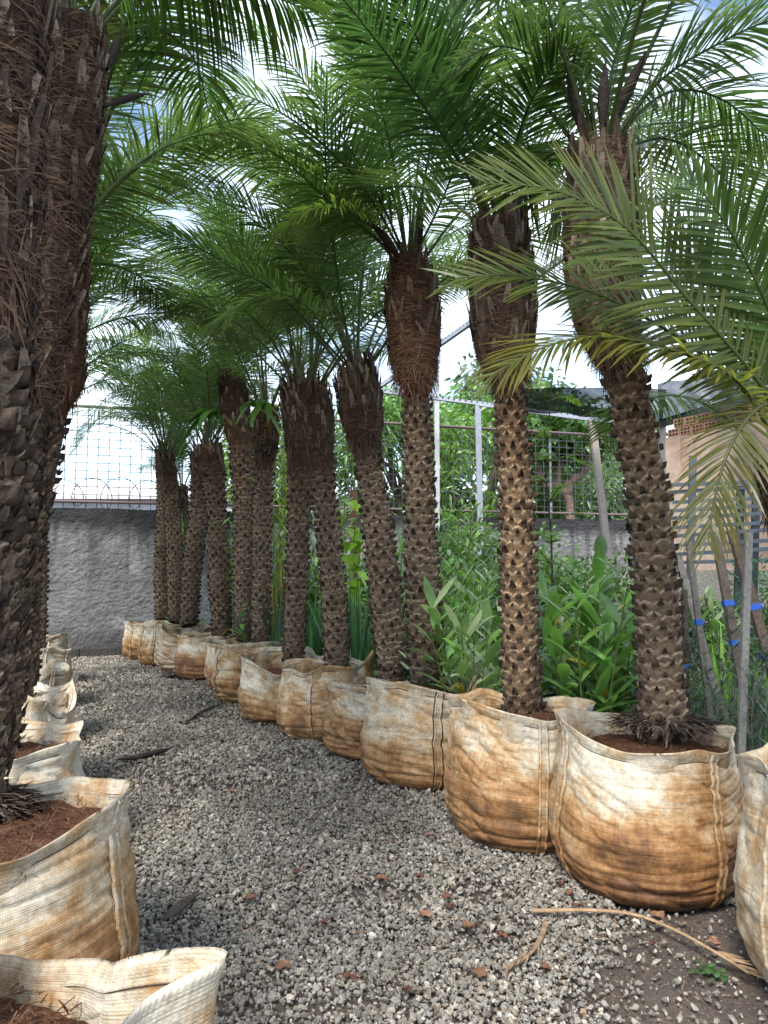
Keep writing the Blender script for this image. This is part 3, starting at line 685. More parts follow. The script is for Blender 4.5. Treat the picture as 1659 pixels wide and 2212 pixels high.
for k, (lab, d, px, top) in enumerate((
        ('left row palm above the torn white sack, trunk hidden behind nearer trunks', 5.2, 48, 640),
        ('left row palm above the folded grey-lined sack, trunk hidden by nearer trunks', 6.7, 66, 760),
        ('left row palm above the cream double-rimmed sack, mostly its fronds showing', 8.4, 84, 830),
        ('left row palm farthest back beside the end wall, mostly its fronds showing', 10.2, 82, 880))):
    w_ = .19 / d * F
    palm(lab, d, [(px, 1240 + .92 / d * F, w_), (px + 3, 1240, w_), (px + 6, top + 120, w_), (px + 8, top + 70, w_ * 1.35), (px + 8, top, w_)], 2, 181 + k * 10, 18, 1.15, None, [], .4, .4, 0, 8, .8)

# fruit bunch and ferns that hang on trunks
def fan_fern(label, at, d, seed, n=9, L=.45, base=(.09, .19, .03)):
    r = rng_(seed); p = P(*at, d); g = Geo(); a = r.uniform(-1.2, 1.2, n)
    dd = np.stack((np.sin(a), -.6 + 0 * a, np.cos(a) * .7 - .2), 1)
    blades(g, np.tile(p, (n, 1)) + r.normal(0, .03, (n, 3)), dd, np.stack((np.cos(a), 0 * a, -np.sin(a)), 1), r.uniform(.7, 1.1, n) * L, r.uniform(.08, .14, n), r.uniform(.8, 1.5, n), [.25, .7, 1, .85, .9, .5, .1], leafcol(r, n, base, .2), .15)
    tag(g.obj('staghorn_fern', M_BROAD), label, 'fern')
fan_fern('bright torn staghorn fern hanging on the trunk with the fruit bunch', (566, 880), 8.7, 1)
fan_fern('long-lobed green fern hanging under the crown above the open orange sack', (462, 900), 10.5, 2, 14, .7, (.06, .15, .028))
def fruit(root, at, d, seed):
    r = rng_(seed); p = P(*at, d); g = Geo(); n = 130
    st = p + np.array((0, 0, .35))
    for k in range(12):
        e = p + r.normal(0, .06, 3); tube(g, [st, (st + e) / 2 + r.normal(0, .02, 3), e], .003, 4, (.16, .09, .03))
    T = [(0, 1, 2), (0, 2, 3), (0, 3, 4), (0, 4, 1), (5, 2, 1), (5, 3, 2), (5, 4, 3), (5, 1, 4)]
    o = np.array(((0, 0, 1), (1, 0, 0), (0, 1, 0), (-1, 0, 0), (0, -1, 0), (0, 0, -1.))) * np.array((.011, .011, .016))
    c = p + r.normal(0, 1, (n, 3)) * np.array((.07, .07, .10))
    g.add((c[:, None] + o[None]).reshape(-1, 3), None, (np.arange(n) * 6)[:, None, None] + np.array(T)[None], (.016, .013, .016))
    return g.obj('fruit_bunch', M_BARK, root)
fruit(CROWN[7], (578, 960), 8.8, 4)

# ------------------------------------------------------------------ sacks
SACKS = [  # x, y, R, H, stain, moss, tone
    dict(n='R0', c=(1.79, 2.78), R=.455, H=.82, st=.14, ms=.1, tn=1.0, soil=.66, seams=(-165, -120), wr=.9, weave=.2),
    dict(n='R1', c=(1.31, 3.83), R=.47, H=.70, weave=.04, st=.62, ms=.05, tn=1.0, soil=.60, seams=(-66, -165), wr=.8, lobes=((-170, 22, .10), (150, 30, .06), (100, 40, .05), (-100, 60, -.02))),
    dict(n='R2', c=(.80, 4.46), R=.43, H=.73, weave=.02, st=.48, ms=.25, tn=1.05, soil=.64, seams=(-84,), wr=1.0, lobes=((-150, 25, .05),)),
    dict(n='R3', rot=.0075, c=(.29, 5.62), R=.44, H=.70, st=.46, ms=.25, tn=1.0, soil=.62, seams=(-78,), wr=1.5, lobes=((-110, 40, .03), (-20, 30, .05), (100, 50, -.05))),
    dict(n='R4', c=(-.14, 6.36), R=.37, H=.56, st=.62, ms=.35, tn=.95, soil=.50, seams=(-30,), wr=1.6, lobes=((-130, 40, .07), (-40, 25, -.05))),
    dict(n='R5', c=(-.55, 7.14), R=.44, H=.64, st=.40, ms=.35, tn=1.05, soil=.50, seams=(-105,), wr=1.5, lobes=((5, 30, .15), (-120, 40, .02))),
    dict(n='R6', c=(-1.08, 7.96), R=.43, H=.64, st=.58, ms=.8, tn=.95, soil=.45, seams=(-80,), wr=1.2, lobes=((-80, 45, -.13), (90, 60, .05), (-170, 40, .03))),
    dict(n='R7', c=(-1.62, 9.08), R=.44, H=.66, st=.42, ms=1.0, tn=.95, soil=.52, seams=(-140,), wr=1.9, lobes=((-60, 35, .07), (150, 40, -.06))),
    dict(n='R8', c=(-1.97, 10.05), R=.42, H=.62, st=.65, ms=.3, tn=.95, soil=.5, seams=(-110,), wr=1.2),
    dict(n='R9', c=(-2.55, 10.9), R=.44, H=.64, st=.78, ms=.1, tn=1.0, soil=.48, seams=(-170, -40), wr=.8, lobes=((-90, 60, -.03),)),
    dict(n='R10', c=(-3.12, 11.6), R=.42, H=.68, st=.15, ms=.5, tn=.72, soil=.5, seams=(-60,), wr=2.6, lobes=((-60, 30, -.10), (-140, 30, .06))),
    dict(n='R11', c=(-3.66, 12.55), R=.43, H=.68, st=.5, ms=.3, tn=.95, soil=.52, seams=(-100, -140), wr=1.3),
    dict(n='R12', c=(-4.2, 13.4), R=.42, H=.66, st=.55, ms=.2, tn=.95, soil=.5, seams=(-120,), wr=1.2),
    dict(n='L0', c=(-.84, 1.35), R=.39, H=.755, st=.08, ms=.05, tn=1.0, soil=.58, seams=(), wr=.6, lobes=((10, 20, .04), (100, 55, -.14), (-40, 40, .0)), flare=.03, weave=.28, tip=(11, 11, .19)),
    dict(n='L1', c=(-1.34, 2.58), R=.475, H=.68, st=.50, ms=.1, tn=1.0, soil=.60, seams=(-8,), wr=1.0, weave=.28, lobes=((15, 35, .08), (-80, 40, -.03))),
    dict(n='L2', c=(-2.02, 4.0), R=.43, H=.62, st=.08, ms=.05, tn=1.08, soil=.52, seams=(), wr=1.1, lobes=((20, 40, .03),)),
    dict(n='L3', c=(-2.56, 5.2), R=.43, H=.66, st=.04, ms=.05, tn=1.12, soil=.46, seams=(-40,), wr=2.4, lobes=((-60, 22, .12), (40, 30, .08), (-10, 18, -.14))),
    dict(n='L4', c=(-3.22, 6.7), R=.43, H=.62, st=.12, ms=.1, tn=1.0, soil=.48, seams=(-30,), wr=1.6, lobes=((-20, 30, .06),)),
    dict(n='L5', c=(-3.95, 8.4), R=.44, H=.66, st=.10, ms=.1, tn=1.08, soil=.58, seams=(-50, -10), wr=1.2),
    dict(n='L6', c=(-4.78, 10.2), R=.44, H=.66, st=.12, ms=.1, tn=1.05, soil=.58, seams=(-40,), wr=1.2),
]
LABELS = dict(
    R0='tall pale tan sack cut by the right edge with a corded seam', R1='big sack stained orange from below with low front rim and bristly root ball',
    R2='large sack with whitish top, orange base and a central double seam', R3='cream sack with dark rotted seam, touching the lane in mid row',
    R4='smallest squat sack with brown streaks, tucked between two larger ones', R5='pale sack whose rim sags out to a pointed right lip',
    R6='wide open mossy sack showing red soil round a bare trunk', R7='yellowish crumpled sack left of the open mossy one',
    R8='narrow orange-brown sack squeezed behind the yellowish crumpled sack', R9='round open orange sack with white corded rim far down the right row',
    R10='slumped grey sack with a crumpled flank far down the right row', R11='far right-row sack with two thin seams just beyond the slumped grey one',
    R12='farthest small sack of the right row at the grey end wall', L0='white coarse-weave sack in the bottom left corner, cut by the frame',
    L1='tall cream sack with rust-brown stains at the left edge', L2='clean white sack with a dark inner rim behind the rust-stained left sack',
    L3='torn white sack with upright ragged flaps in the left row', L4='sack with folded grey-lined rim beyond the torn white one',
    L5='pale sack with crumpled double rim near the far end of the left row', L6='farthest pale sack of the left row, almost hidden by trunks')

def sack(s, k):
    r = rng_(900 + k); cx, cy = s['c']; R, H = s['R'], s['H']; wr = s['wr']; sd = 900 + k * 13
    near = math.hypot(cx, cy) < 5.5
    nt_, nz_ = (241, 84) if near else (145, 56)
    th = np.linspace(-math.pi, math.pi, nt_)
    rim = H + (.045 + .02 * wr) * (fbm((th + math.pi) / (2 * math.pi) * 6, th * 0, sd, 6) - .5) * 2
    for a, wd, dh in s.get('lobes', ()):
        dd = (th - math.radians(a) + math.pi) % (2 * math.pi) - math.pi; rim = rim + dh * np.exp(-(dd / math.radians(wd)) ** 2)
    TH, Tz = np.meshgrid(th, np.linspace(0, 1, nz_)); u = (TH + math.pi) / (2 * math.pi)
    Zr = np.broadcast_to(rim, TH.shape)
    Z = Tz * Zr
    prof = np.interp(Tz, (0, .03, .09, .2, .4, .62, .8, .92, 1), (.80, .90, .98, 1.04, 1.05, 1.0, .95, .93, .94 + s.get('flare', .02)))
    sq = 1 + .035 * np.cos(2 * TH + r.uniform(0, 6)) + .03 * np.cos(3 * TH + r.uniform(0, 6))
    Rr = R * prof * sq
    # horizontal creases, denser towards the bottom, and long diagonal folds
    f1 = np.abs(fbm(u * 5, Tz * 11, sd + 1, 5, 3) - .5) * 2
    f2 = np.abs(fbm(u * 4 , Tz * 5 + u * 8, sd + 2, None, 2) - .5) * 2
    f2 = f2 * np.minimum(1, np.minimum(u, 1 - u) * 12)
    f3 = fbm(u * 12, Tz * 5, sd + 3, 12, 3) - .5
    low = np.clip((.35 - Tz) / .35, 0, 1)
    amp = np.clip((1.0 - Tz) * 8, .25, 1)
    Rr = Rr + wr * amp * (-.026 * (1 - f1) ** 7 * (.35 + .8 * low) - .015 * (1 - f2) ** 12 + .020 * f3 + .006 * (fbm(u * 20, Tz * 8, sd + 6, 20, 2) - .5))
    topf = np.clip((Tz - .86) / .14, 0, 1)
    Rr = Rr + topf * .035 * wr ** .5 * np.sin(TH * 7 + 4 * fbm(u * 4, Tz * 0, sd + 9, 4)) * .6
    # a drawn-in hem line under the rim
    Rr = Rr - .007 * np.exp(-((Tz - .93) / .012) ** 2)
    X = cx + np.cos(TH) * Rr; Y = cy + np.sin(TH) * Rr
    Z = Z + topf * .012 * np.sin(TH * 5 + r.uniform(0, 6)) + .0
    if 'tip' in s:
        dd = (TH - math.radians(s['tip'][0]) + math.pi) % (2 * math.pi) - math.pi; ex = s['tip'][2] * np.exp(-(dd / math.radians(s['tip'][1])) ** 2) * Tz ** 1.5; X = X + np.cos(TH) * ex; Y = Y + np.sin(TH) * ex
    # neighbours press flat against each other
    for o in SACKS:
        if o is s: continue
        dx, dy = o['c'][0] - cx, o['c'][1] - cy; D = math.hypot(dx, dy)
        if D > R + o['R'] + .1: continue
        m = D * R / (R + o['R']) - .006; pr = (X - cx) * dx / D + (Y - cy) * dy / D; ex = np.maximum(pr - m, 0)
        X = X - ex * dx / D; Y = Y - ex * dy / D
    OUT = np.stack((X, Y, np.maximum(Z, .0)), -1)
    # over the rim and down the inside
    nin = 12; e = np.linspace(0, 1, nin)[:, None]; zs = s['soil']
    c0 = np.array((cx, cy)); topxy = OUT[-1, :, :2]; inw = nrm(c0 - topxy)
    zin = OUT[-1, :, 2][None] * (1 - e) + (zs - .06) * e + .006 * np.sin(e * math.pi)
    off = .009 * np.minimum(e * 5, 1) + (.03 * e) + .02 * (fbm(u[:nin] * 9, e * 3 + 0 * u[:nin], sd + 11, 9) - .5) * e
    INN = np.concatenate((topxy[None] + inw[None] * off[..., None], zin[..., None]), -1)[1:]
    V = np.concatenate((OUT, INN), 0); nv = V.shape[0]
    Tf = np.concatenate((Tz, np.full((nin - 1, nt_), .9) - .25 * np.linspace(0, 1, nin - 1)[:, None]), 0)
    uu = np.concatenate((u, np.tile(u[0], (nin - 1, 1))), 0)
    shf = 1 + .35 * (fbm(uu * 4, Tf * 0, sd + 60, 4) - .5) * 2 + r.uniform(-.15, .25)
    lowst = np.interp(Tf * shf, (0, .15, .35, .62, .78, 1), (.52, .47, .40, .24, .06, .0))
    st = s['st'] * 1.75 * lowst + .19 + .75 * (s['st'] + .12) * (fbm(uu * 6, Tf * 4, sd + 20, 6) - .42) + .12 * np.clip(.08 - Tf, 0, 1) * 10 * .3
    seamn = np.zeros_like(st)
    ms = s['ms'] * np.clip(1.3 * fbm(uu * 5, Tf * 3, sd + 21, 5) - .15, 0, 1)
    Cc = np.stack((np.clip(st, 0, 1), ms, np.full_like(st, s['tn'])), -1)
    arc = np.concatenate((np.tile(np.linspace(0, H, nz_)[:, None], (1, nt_)), H + np.tile(np.linspace(0, .2, nin - 1)[:, None], (1, nt_))), 0)
    UV = np.stack((uu * 2 * math.pi * R, arc, 0 * arc + s.get('weave', 0.02)), -1)
    root = empty('grow_sack', (cx, cy, 0), LABELS[s['n']], 'sack', 'woven sacks in the left row' if s['n'][0] == 'L' else 'woven sacks in the right row')
    g = Geo(); g.add(V, gridq(nt_, nv), None, Cc, UV); g.obj('cloth', M_FABRIC, root)
    cen = OUT
    def surf(a, t, off):
        "point on the cloth at angle a (array), height fraction t (array), lifted by off"
        x = (a + math.pi) / (2 * math.pi) % 1 * (nt_ - 1); y = t * (nz_ - 1)
        i = np.minimum(x.astype(int), nt_ - 2); j = np.minimum(y.astype(int), nz_ - 2); fx = (x - i)[:, None]; fy = (y - j)[:, None]
        p = (cen[j, i] * (1 - fx) + cen[j, i + 1] * fx) * (1 - fy) + (cen[j + 1, i] * (1 - fx) + cen[j + 1, i + 1] * fx) * fy
        o = np.stack((np.cos(a), np.sin(a), 0 * a), 1); return p + o * off
    # seams: a flat band with two raised cords
    for q, a0 in enumerate(s['seams']):
        n = 50; t = np.linspace(.02, .985, n); a = math.radians(a0) + .10 * (fbm(t * 3, t * 0, sd + 30 + q) - .5) * wr + .05 * (t - .5)
        gs = Geo(); hw = .026 / R
        strip = np.stack([surf(a + k_ * hw, t, .004 + (.004 if abs(k_) < 1 else -.002)) for k_ in (-1.1, -.8, 0, .8, 1.1)], 1)
        stn = np.interp(t, (0, .15, .35, .62, .78, 1), (.52, .47, .40, .24, .06, .0)) * s['st'] * 1.5 + .06
        C5 = np.repeat(np.stack((stn + .12, 0 * t + s['ms'] * .3, 0 * t + s['tn'] * .95), 1), 5, 0)
        gs.add(strip, gridq(5, n), None, C5, np.stack((np.tile(np.arange(5) * .01, n), np.repeat(t * H, 5), np.zeros(5 * n)), 1))
        for k_ in (-.75, .75):
            pth = surf(a + k_ * hw, t, .008); pth = pth + r.normal(0, .0012, pth.shape)
            gc = Geo(); tube(gc, pth, .0085, 6, (.3, .3, .3))
            gs.add(gc.V[0], gc.Q[0], None, np.repeat(np.stack((stn + .10, 0 * t, 0 * t + s['tn'] * .9), 1), 6, 0), np.repeat(np.stack((t * .01, t * H, 0 * t), 1), 6, 0))
        so = gs.obj('seam', M_FABRIC, root)
        gt = Geo()
        for k_ in (-1.02, 1.02): tube(gt, surf(a + k_ * hw, t, .0045), s.get('rot', .0018 if near else .003), 4, (.05, .032, .022))
        gt.obj('stitching', M_STITCH, so)
    # hem stitching below the rim
    n = nt_ * 2; a = np.linspace(-math.pi, math.pi - .001, n); t = .925 + .018 * (fbm((a + math.pi) / 6.2832 * 5, a * 0, sd + 40, 5) - .5)
    gt = Geo(); tube(gt, surf(a, t, .0015), .0022 if near else .0035, 4, (.07, .05, .035)); gt.obj('hem_stitching', M_STITCH, root)
    # soil
    gs = Geo(); nr = 14; rr = np.linspace(0, 1, nr)[:, None]
    edge = INN[-3, :, :2]
    xy = c0[None, None] * (1 - rr[..., None]) + edge[None] * rr[..., None]
    zz = zs + .035 * (1 - rr ** 2) + .035 * (fbm(xy[..., 0] * 14 + 40, xy[..., 1] * 14, sd + 50) - .5)
    gs.add(np.concatenate((xy, zz[..., None]), -1), gridq(nt_, nr), None, np.array((.12, .058, .033)) * (.7 + .6 * fbm(xy[..., 0] * 25 + 40, xy[..., 1] * 25, sd + 51))[..., None])
    n = 700 if near else 160; an = r.uniform(0, 6.283, n); q = np.sqrt(r.uniform(0, 1, n)) * R * .86
    p = np.stack((cx + np.cos(an) * q, cy + np.sin(an) * q, np.full(n, zs + .02)), 1) + np.array((0, 0, .03)) * (1 - (q / R) ** 2)[:, None]
    a2 = r.uniform(0, 6.283, n); kk = r.uniform(0, 1, (n, 1)) ** 2
    blades(gs, p, np.stack((np.cos(a2), np.sin(a2), r.normal(.1, .3, n)), 1), np.stack((-np.sin(a2), np.cos(a2), 0 * a2), 1), r.uniform(.02, .07, n), r.uniform(.002, .006, n), .1, [1, 1, .6], np.array((.10, .045, .025)) * (1 - kk) + np.array((.26, .15, .09)) * kk)
    gs.obj('soil', M_SOIL, root)
for k, s in enumerate(SACKS): sack(s, k)

# ------------------------------------------------------------------ end wall, kerb, mesh fence, razor wire
WA, WB = np.array((-9.6, 13.1, 0)), np.array((9.5, 18.4, 0)); WD = nrm(WB - WA); WN = np.array((WD[1], -WD[0], 0)); WL = np.linalg.norm(WB - WA); WH = 2.76
def on_wall(u, z, out=0.0): return WA + WD * u + WN * out + np.array((0, 0, z))
g = Geo(); nu, nv = 900, 150
U, Vv = np.meshgrid(np.linspace(0, WL, nu), np.linspace(-.05, WH, nv))
rg = np.abs(fbm(U * 9, Vv * 13, 74, None, 4) - .5) * 2; hh = .05 * (fbm(U * 5, Vv * 5, 71, None, 4) - .5) + .022 * (fbm(U * 16, Vv * 24, 75, None, 3) - .5) - .018 * (1 - rg) ** 8 + .10 * np.clip(.5 - Vv, 0, 1) ** 2
wav = Vv + .03 * (fbm(U * 2, U * 0, 5) - .5) * (Vv > WH - .01)
Vp = WA + WD * U[..., None] + WN * (hh + .0)[..., None]; Vp[..., 2] = wav
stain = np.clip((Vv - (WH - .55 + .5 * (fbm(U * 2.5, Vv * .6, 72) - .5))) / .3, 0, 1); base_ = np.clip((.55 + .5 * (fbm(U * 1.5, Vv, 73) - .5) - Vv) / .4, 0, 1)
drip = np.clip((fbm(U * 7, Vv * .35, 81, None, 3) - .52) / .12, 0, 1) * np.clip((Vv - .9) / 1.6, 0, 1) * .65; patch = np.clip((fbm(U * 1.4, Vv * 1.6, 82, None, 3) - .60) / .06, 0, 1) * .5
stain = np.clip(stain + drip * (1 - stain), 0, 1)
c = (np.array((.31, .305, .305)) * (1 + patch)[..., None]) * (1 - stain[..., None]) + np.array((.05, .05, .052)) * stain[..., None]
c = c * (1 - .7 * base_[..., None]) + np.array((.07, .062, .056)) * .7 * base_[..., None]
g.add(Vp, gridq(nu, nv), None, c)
top = [on_wall(0, WH - .0, 0), on_wall(WL, WH, 0)]
bk = Vp[-1] - WN * .2
g.add(np.stack((Vp[-1], bk), 0), gridq(nu, 2), None, (.11, .11, .11))
bb = bk.copy(); bb[:, 2] = 0; g.add(np.stack((bk, bb), 0), gridq(nu, 2), None, (.15, .15, .15))
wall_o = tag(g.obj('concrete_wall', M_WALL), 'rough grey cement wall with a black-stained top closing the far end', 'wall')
g = Geo()
for k in range(8):
    a = 1.6 + k * .62; bar(g, on_wall(a, .06, .62), on_wall(a + .6, .06, .62), .16, .17, np.array((.075, .068, .062)) * (1 + .2 * math.sin(k * 5)))
tag(g.obj('kerb', M_WALL, None, False), kind='structure')

fe = empty('mesh_fence', on_wall(0, WH), 'welded wire mesh fence with rails on top of the end wall', 'fence')
g = Geo()
for z in np.arange(WH + .12, WH + 2.0, .155): bar(g, on_wall(0, z, -.1), on_wall(WL, z, -.1), .013, .013, (.05, .05, .055))
for u_ in np.arange(0, WL, .20): bar(g, on_wall(u_, WH - .05, -.1), on_wall(u_, WH + 2.0, -.1), .012, .012, (.05, .05, .055))
g.obj('wire_mesh', M_METAL, fe, False)
for z, w_ in ((WH + .13, .055), (WH + 2.0, .05)):
    g = Geo(); tube(g, [on_wall(u_, z, -.04) for u_ in np.linspace(0, WL, 12)], w_ / 2, 8, (.13, .09, .085)); g.obj('rail', M_METAL, fe)
for u_ in np.arange(7.6, WL, 3.2):
    g = Geo(); bar(g, on_wall(u_, WH - .1, -.15), on_wall(u_, WH + 2.05, -.15), .05, .05, (.2, .2, .21)); g.obj('post', M_METAL, fe, False)
g = Geo(); u0, u1 = 1.0, 12.0; nn = int((u1 - u0) / .52 * 26); t = np.linspace(u0, u1, nn); ph = (t - u0) / .52 * 2 * math.pi; rad_ = .27 + .04 * np.sin(t * 3.1)
pt = WA + WD * (t + .22 * np.sin(ph))[:, None] + WN * (.06 * np.cos(ph * 1.0))[:, None]; pt[:, 2] = WH + .30 + rad_ * np.cos(ph)
tube(g, pt, .008, 4, (.05, .05, .055))
rz = rng_(8); nb = nn * 2; q = rz.uniform(0, nn - 1, nb).astype(int)
blades(g, pt[q], rz.normal(0, 1, (nb, 3)), rz.normal(0, 1, (nb, 3)), .035, .012, 0, [1, .1], (.12, .12, .13))
tag(g.obj('razor_wire', M_METAL), 'looped coil of razor wire along the wall top', 'razor wire')

# ------------------------------------------------------------------ shade house: posts, beams, nets
sh = empty('shade_structure', P(1150, 1240, 15), 'steel shade house frame with thin posts and perforated beams over the yard', 'shade structure')
def post(a, b, w_, C):
    g = Geo(); bar(g, P(*a), P(*b), w_, w_, C); return g.obj('post', M_METAL, sh, False)
post((1032, 868, 15.2), (1041, 1340, 15.2), .11, (.30, .32, .38))
post((1278, 905, 14.0), (1330, 1340, 14.0), .12, (.36, .31, .27))
post((943, 790, 16), (946, 1340, 16), .10, (.45, .45, .47))
post((1428, 912, 12.5), (1440, 1340, 12.5), .12, (.42, .36, .32))
post((762, 1060, 11), (766, 1360, 11), .09, (.20, .085, .055))
def beam(a, b, w_=.10, h_=.07, C=(.30, .33, .38), holes=True):
    g = Geo(); a, b = P(*a), P(*b); bar(g, a, b, w_, h_, C)
    if holes:
        L = np.linalg.norm(b - a); d = (b - a) / L
        for s_ in np.arange(.1, L, .12):
            p = a + d * s_
            V, Q = box((0, 0, 0), (.03, .03, .03)); V = V + p + np.array((0, -.045, .022)); g.add(V, Q, None, (.02, .02, .025))
    g.obj('beam', M_METAL, sh, False)
beam((640, 822, 15.6), (1032, 872, 15.2)); beam((1032, 872, 15.2), (1278, 905, 14.0), .10, .09); beam((1278, 905, 14.0), (1428, 918, 12.5))
beam((1700, 292, 6.9), (1310, 490, 8.6), .06, .08); beam((1310, 490, 8.6), (800, 850, 15.5), .06, .08)
beam((1428, 915, 12.5), (1760, 820, 8.0), .10, .12, (.05, .055, .065), False)
beam((1300, 740, 9.5), (1720, 700, 8.0), .04, .05, (.2, .22, .26), False)
def net(label, cs, nu, nv, sag, mat, seed):
    cs = np.array(cs); g = Geo(); u, v = np.meshgrid(np.linspace(0, 1, nu), np.linspace(0, 1, nv)); uu, vv = u[..., None], v[..., None]
    V = (cs[0] * (1 - uu) + cs[1] * uu) * (1 - vv) + (cs[3] * (1 - uu) + cs[2] * uu) * vv
    V[..., 2] -= sag * (np.abs(np.sin(u * 3 * math.pi)) * np.abs(np.sin(v * 3 * math.pi))) + .08 * (fbm(u * 9, v * 9, seed) - .5)
    g.add(V, gridq(nu, nv), None, (.1, .1, .1)); return tag(g.obj('shade_net', mat), label, 'shade net')
net('pale blue-grey knitted shade net stretched high over the whole yard', [(-9, -3, 6.1), (9, -3, 6.1), (9, 14, 5.75), (-9, 14, 5.75)], 60, 60, .12, M_NET, 1)
net('dense black shade net sloping down to the back beams', [P(1120, 886, 14.6), P(1430, 912, 12.6), P(1440, 838, 10.6), P(1120, 838, 12.6)], 24, 24, .08, M_NETD, 2)
net('dense black shade net folded along the top of the brick building', [P(1425, 915, 12.5), P(1770, 815, 8.0), P(1750, 770, 7.6), P(1420, 830, 11.5)], 24, 12, .05, M_NETD, 3)

# ------------------------------------------------------------------ buildings
def mat_plaster():
    m, n, out, b = newmat('terracotta_plaster'); v = objvec(n); n1 = noise(n, 1.1, 7, v, .65); n2 = noise(n, 14, 5, v)
    c = ramp(n, n1.outputs['Fac'], [(.30, (.20, .145, .115)), (.48, (.37, .265, .20)), (.66, (.46, .36, .29))]).outputs[0]
    c = mixc(n, 'MULTIPLY', 1.0, c, ramp(n, n2.outputs['Fac'], [(.3, (.8, .8, .8)), (.7, (1.1, 1.1, 1.1))]).outputs[0])
    n.links.new(c, b.inputs['Base Color']); b.inputs['Roughness'].default_value = .9; bump(n, b, n2.outputs['Fac'], .5, .02); return m
M_PLASTER = mat_plaster(); M_HOLLOW = mat_attr('hollow_clay_brick', .85, .2, 20, .3, .3, .006)
bA, bB = P(1452, 1240, 10.6), P(1980, 1240, 7.9); bA[2] = bB[2] = 0
bd = nrm(bB - bA); bn = np.array((bd[1], -bd[0], 0)); 
if bn[1] > 0: bn = -bn
bL = np.linalg.norm(bB - bA); zt = 3.46
br = empty('brick_building', bA, 'unfinished building with terracotta plaster wall and hollow brick top behind the racks', 'building')
g = Geo()
def slab(g, u0, u1, z0, z1, o0, o1, C):
    c_ = bA + bd * (u0 + u1) / 2 + bn * (o0 + o1) / 2 + np.array((0, 0, (z0 + z1) / 2)); R_ = np.stack((bd, bn, (0, 0, 1.)), 1)
    V, Q = box((0, 0, 0), (u1 - u0, abs(o1 - o0), z1 - z0)); g.add(V @ R_.T + c_, Q, None, C)
slab(g, 0, bL, 1.55, zt, -.25, 0, (.3, .2, .14)); slab(g, .0, .25, 0, zt, 0, .06, (.3, .2, .14)); g.obj('wall', M_PLASTER, br, False)
g = Geo(); slab(g, 0, bL, 0, 1.548, -.25, .01, (.42, .40, .36)); g.obj('plinth', M_WALL, br, False)
g = Geo()
for row in range(2):
    for k in range(int(bL / .2)):
        u_ = k * .2 + .1 * row; z_ = zt + .01 + row * .13
        slab(g, u_ + .005, u_ + .195, z_, z_ + .12, -.2, 0.0, np.array((.25, .145, .10)) * (.85 + .3 * _h(k, row, 1)))
        for hx in range(3):
            for hz in range(2):
                slab(g, u_ + .03 + hx * .055, u_ + .065 + hx * .055, z_ + .02 + hz * .05, z_ + .05 + hz * .05, -.01, .004, (.03, .016, .012))
g.obj('brick_course', M_HOLLOW, br, False)
wh = empty('white_house', (-3.4, 25, 0), 'plain white house glimpsed through the fence between trunks', 'house')
g = Geo(); V, Q = box((-3.0, 26, 1.9), (7, 5, 3.8)); g.add(V, Q, None, (.78, .77, .76)); g.obj('wall', M_WALL, wh, False)
g = Geo(); V, Q = box((-3.0, 26, 3.9), (7.4, 5.4, .18)); g.add(V, Q, None, (.5, .5, .52)); g.obj('roof', M_WALL, wh, False)
for x in (-5.4, -3.8, -2.2, -.6):
    g = Geo(); V, Q = box((x, 23.49, 2.5), (.8, .06, 1.0)); g.add(V, Q, None, (.32, .30, .42)); g.obj('window', M_METAL, wh, False)

sd_ = empty('pale_shed', (-11.5, 27, 0), 'pale whitish shed with low pitched roof behind the fence at far left', 'shed')
g = Geo(); V, Q = box((-11.5, 29.5, 2.15), (10, 5, 4.3)); g.add(V, Q, None, (.62, .66, .70)); g.obj('wall', M_WALL, sd_, False)
g = Geo(); g.add([(-17, 26.6, 4.302), (-6, 26.6, 4.302), (-6, 29.5, 5.1), (-17, 29.5, 5.1), (-6, 32.4, 4.302), (-17, 32.4, 4.302)], [(0, 1, 2, 3), (3, 2, 4, 5)], [], (.50, .46, .46))
g.add([(-17, 26.58, 4.20), (-6, 26.58, 4.20), (-6, 26.58, 4.31), (-17, 26.58, 4.31)], [(0, 1, 2, 3)], None, (.45, .44, .45)); g.obj('roof', M_METAL, sd_, False)

# metal rack leaning in front of the building
rk = empty('metal_rack', P(1490, 1500, 7.6), 'stack of dark blue-grey steel racks leaning by the terracotta wall', 'rack')
g = Geo(); rr_ = rng_(3)
for k, y in enumerate((1046, 1062, 1083, 1102, 1118, 1138, 1157, 1177, 1196, 1214)):
    g = Geo(); sx = 1440 + (k % 3) * 8; dz = rr_.normal(0, 2)
    bar(g, P(sx, y + 2, 7.9), P(1720, y - 12 + dz, 6.6), .05, .035, (.10, .125, .17)); g.obj('rail', M_METAL, rk, False)
for x, y0 in ((1497, 985), (1600, 1055), (1634, 1040)):
    g = Geo(); bar(g, P(x, y0, 7.62 if x < 1550 else 7.15), P(x - 12, 1480, 7.4), .07, .03, (.055, .068, .09)); g.obj('upright', M_METAL, rk, False)

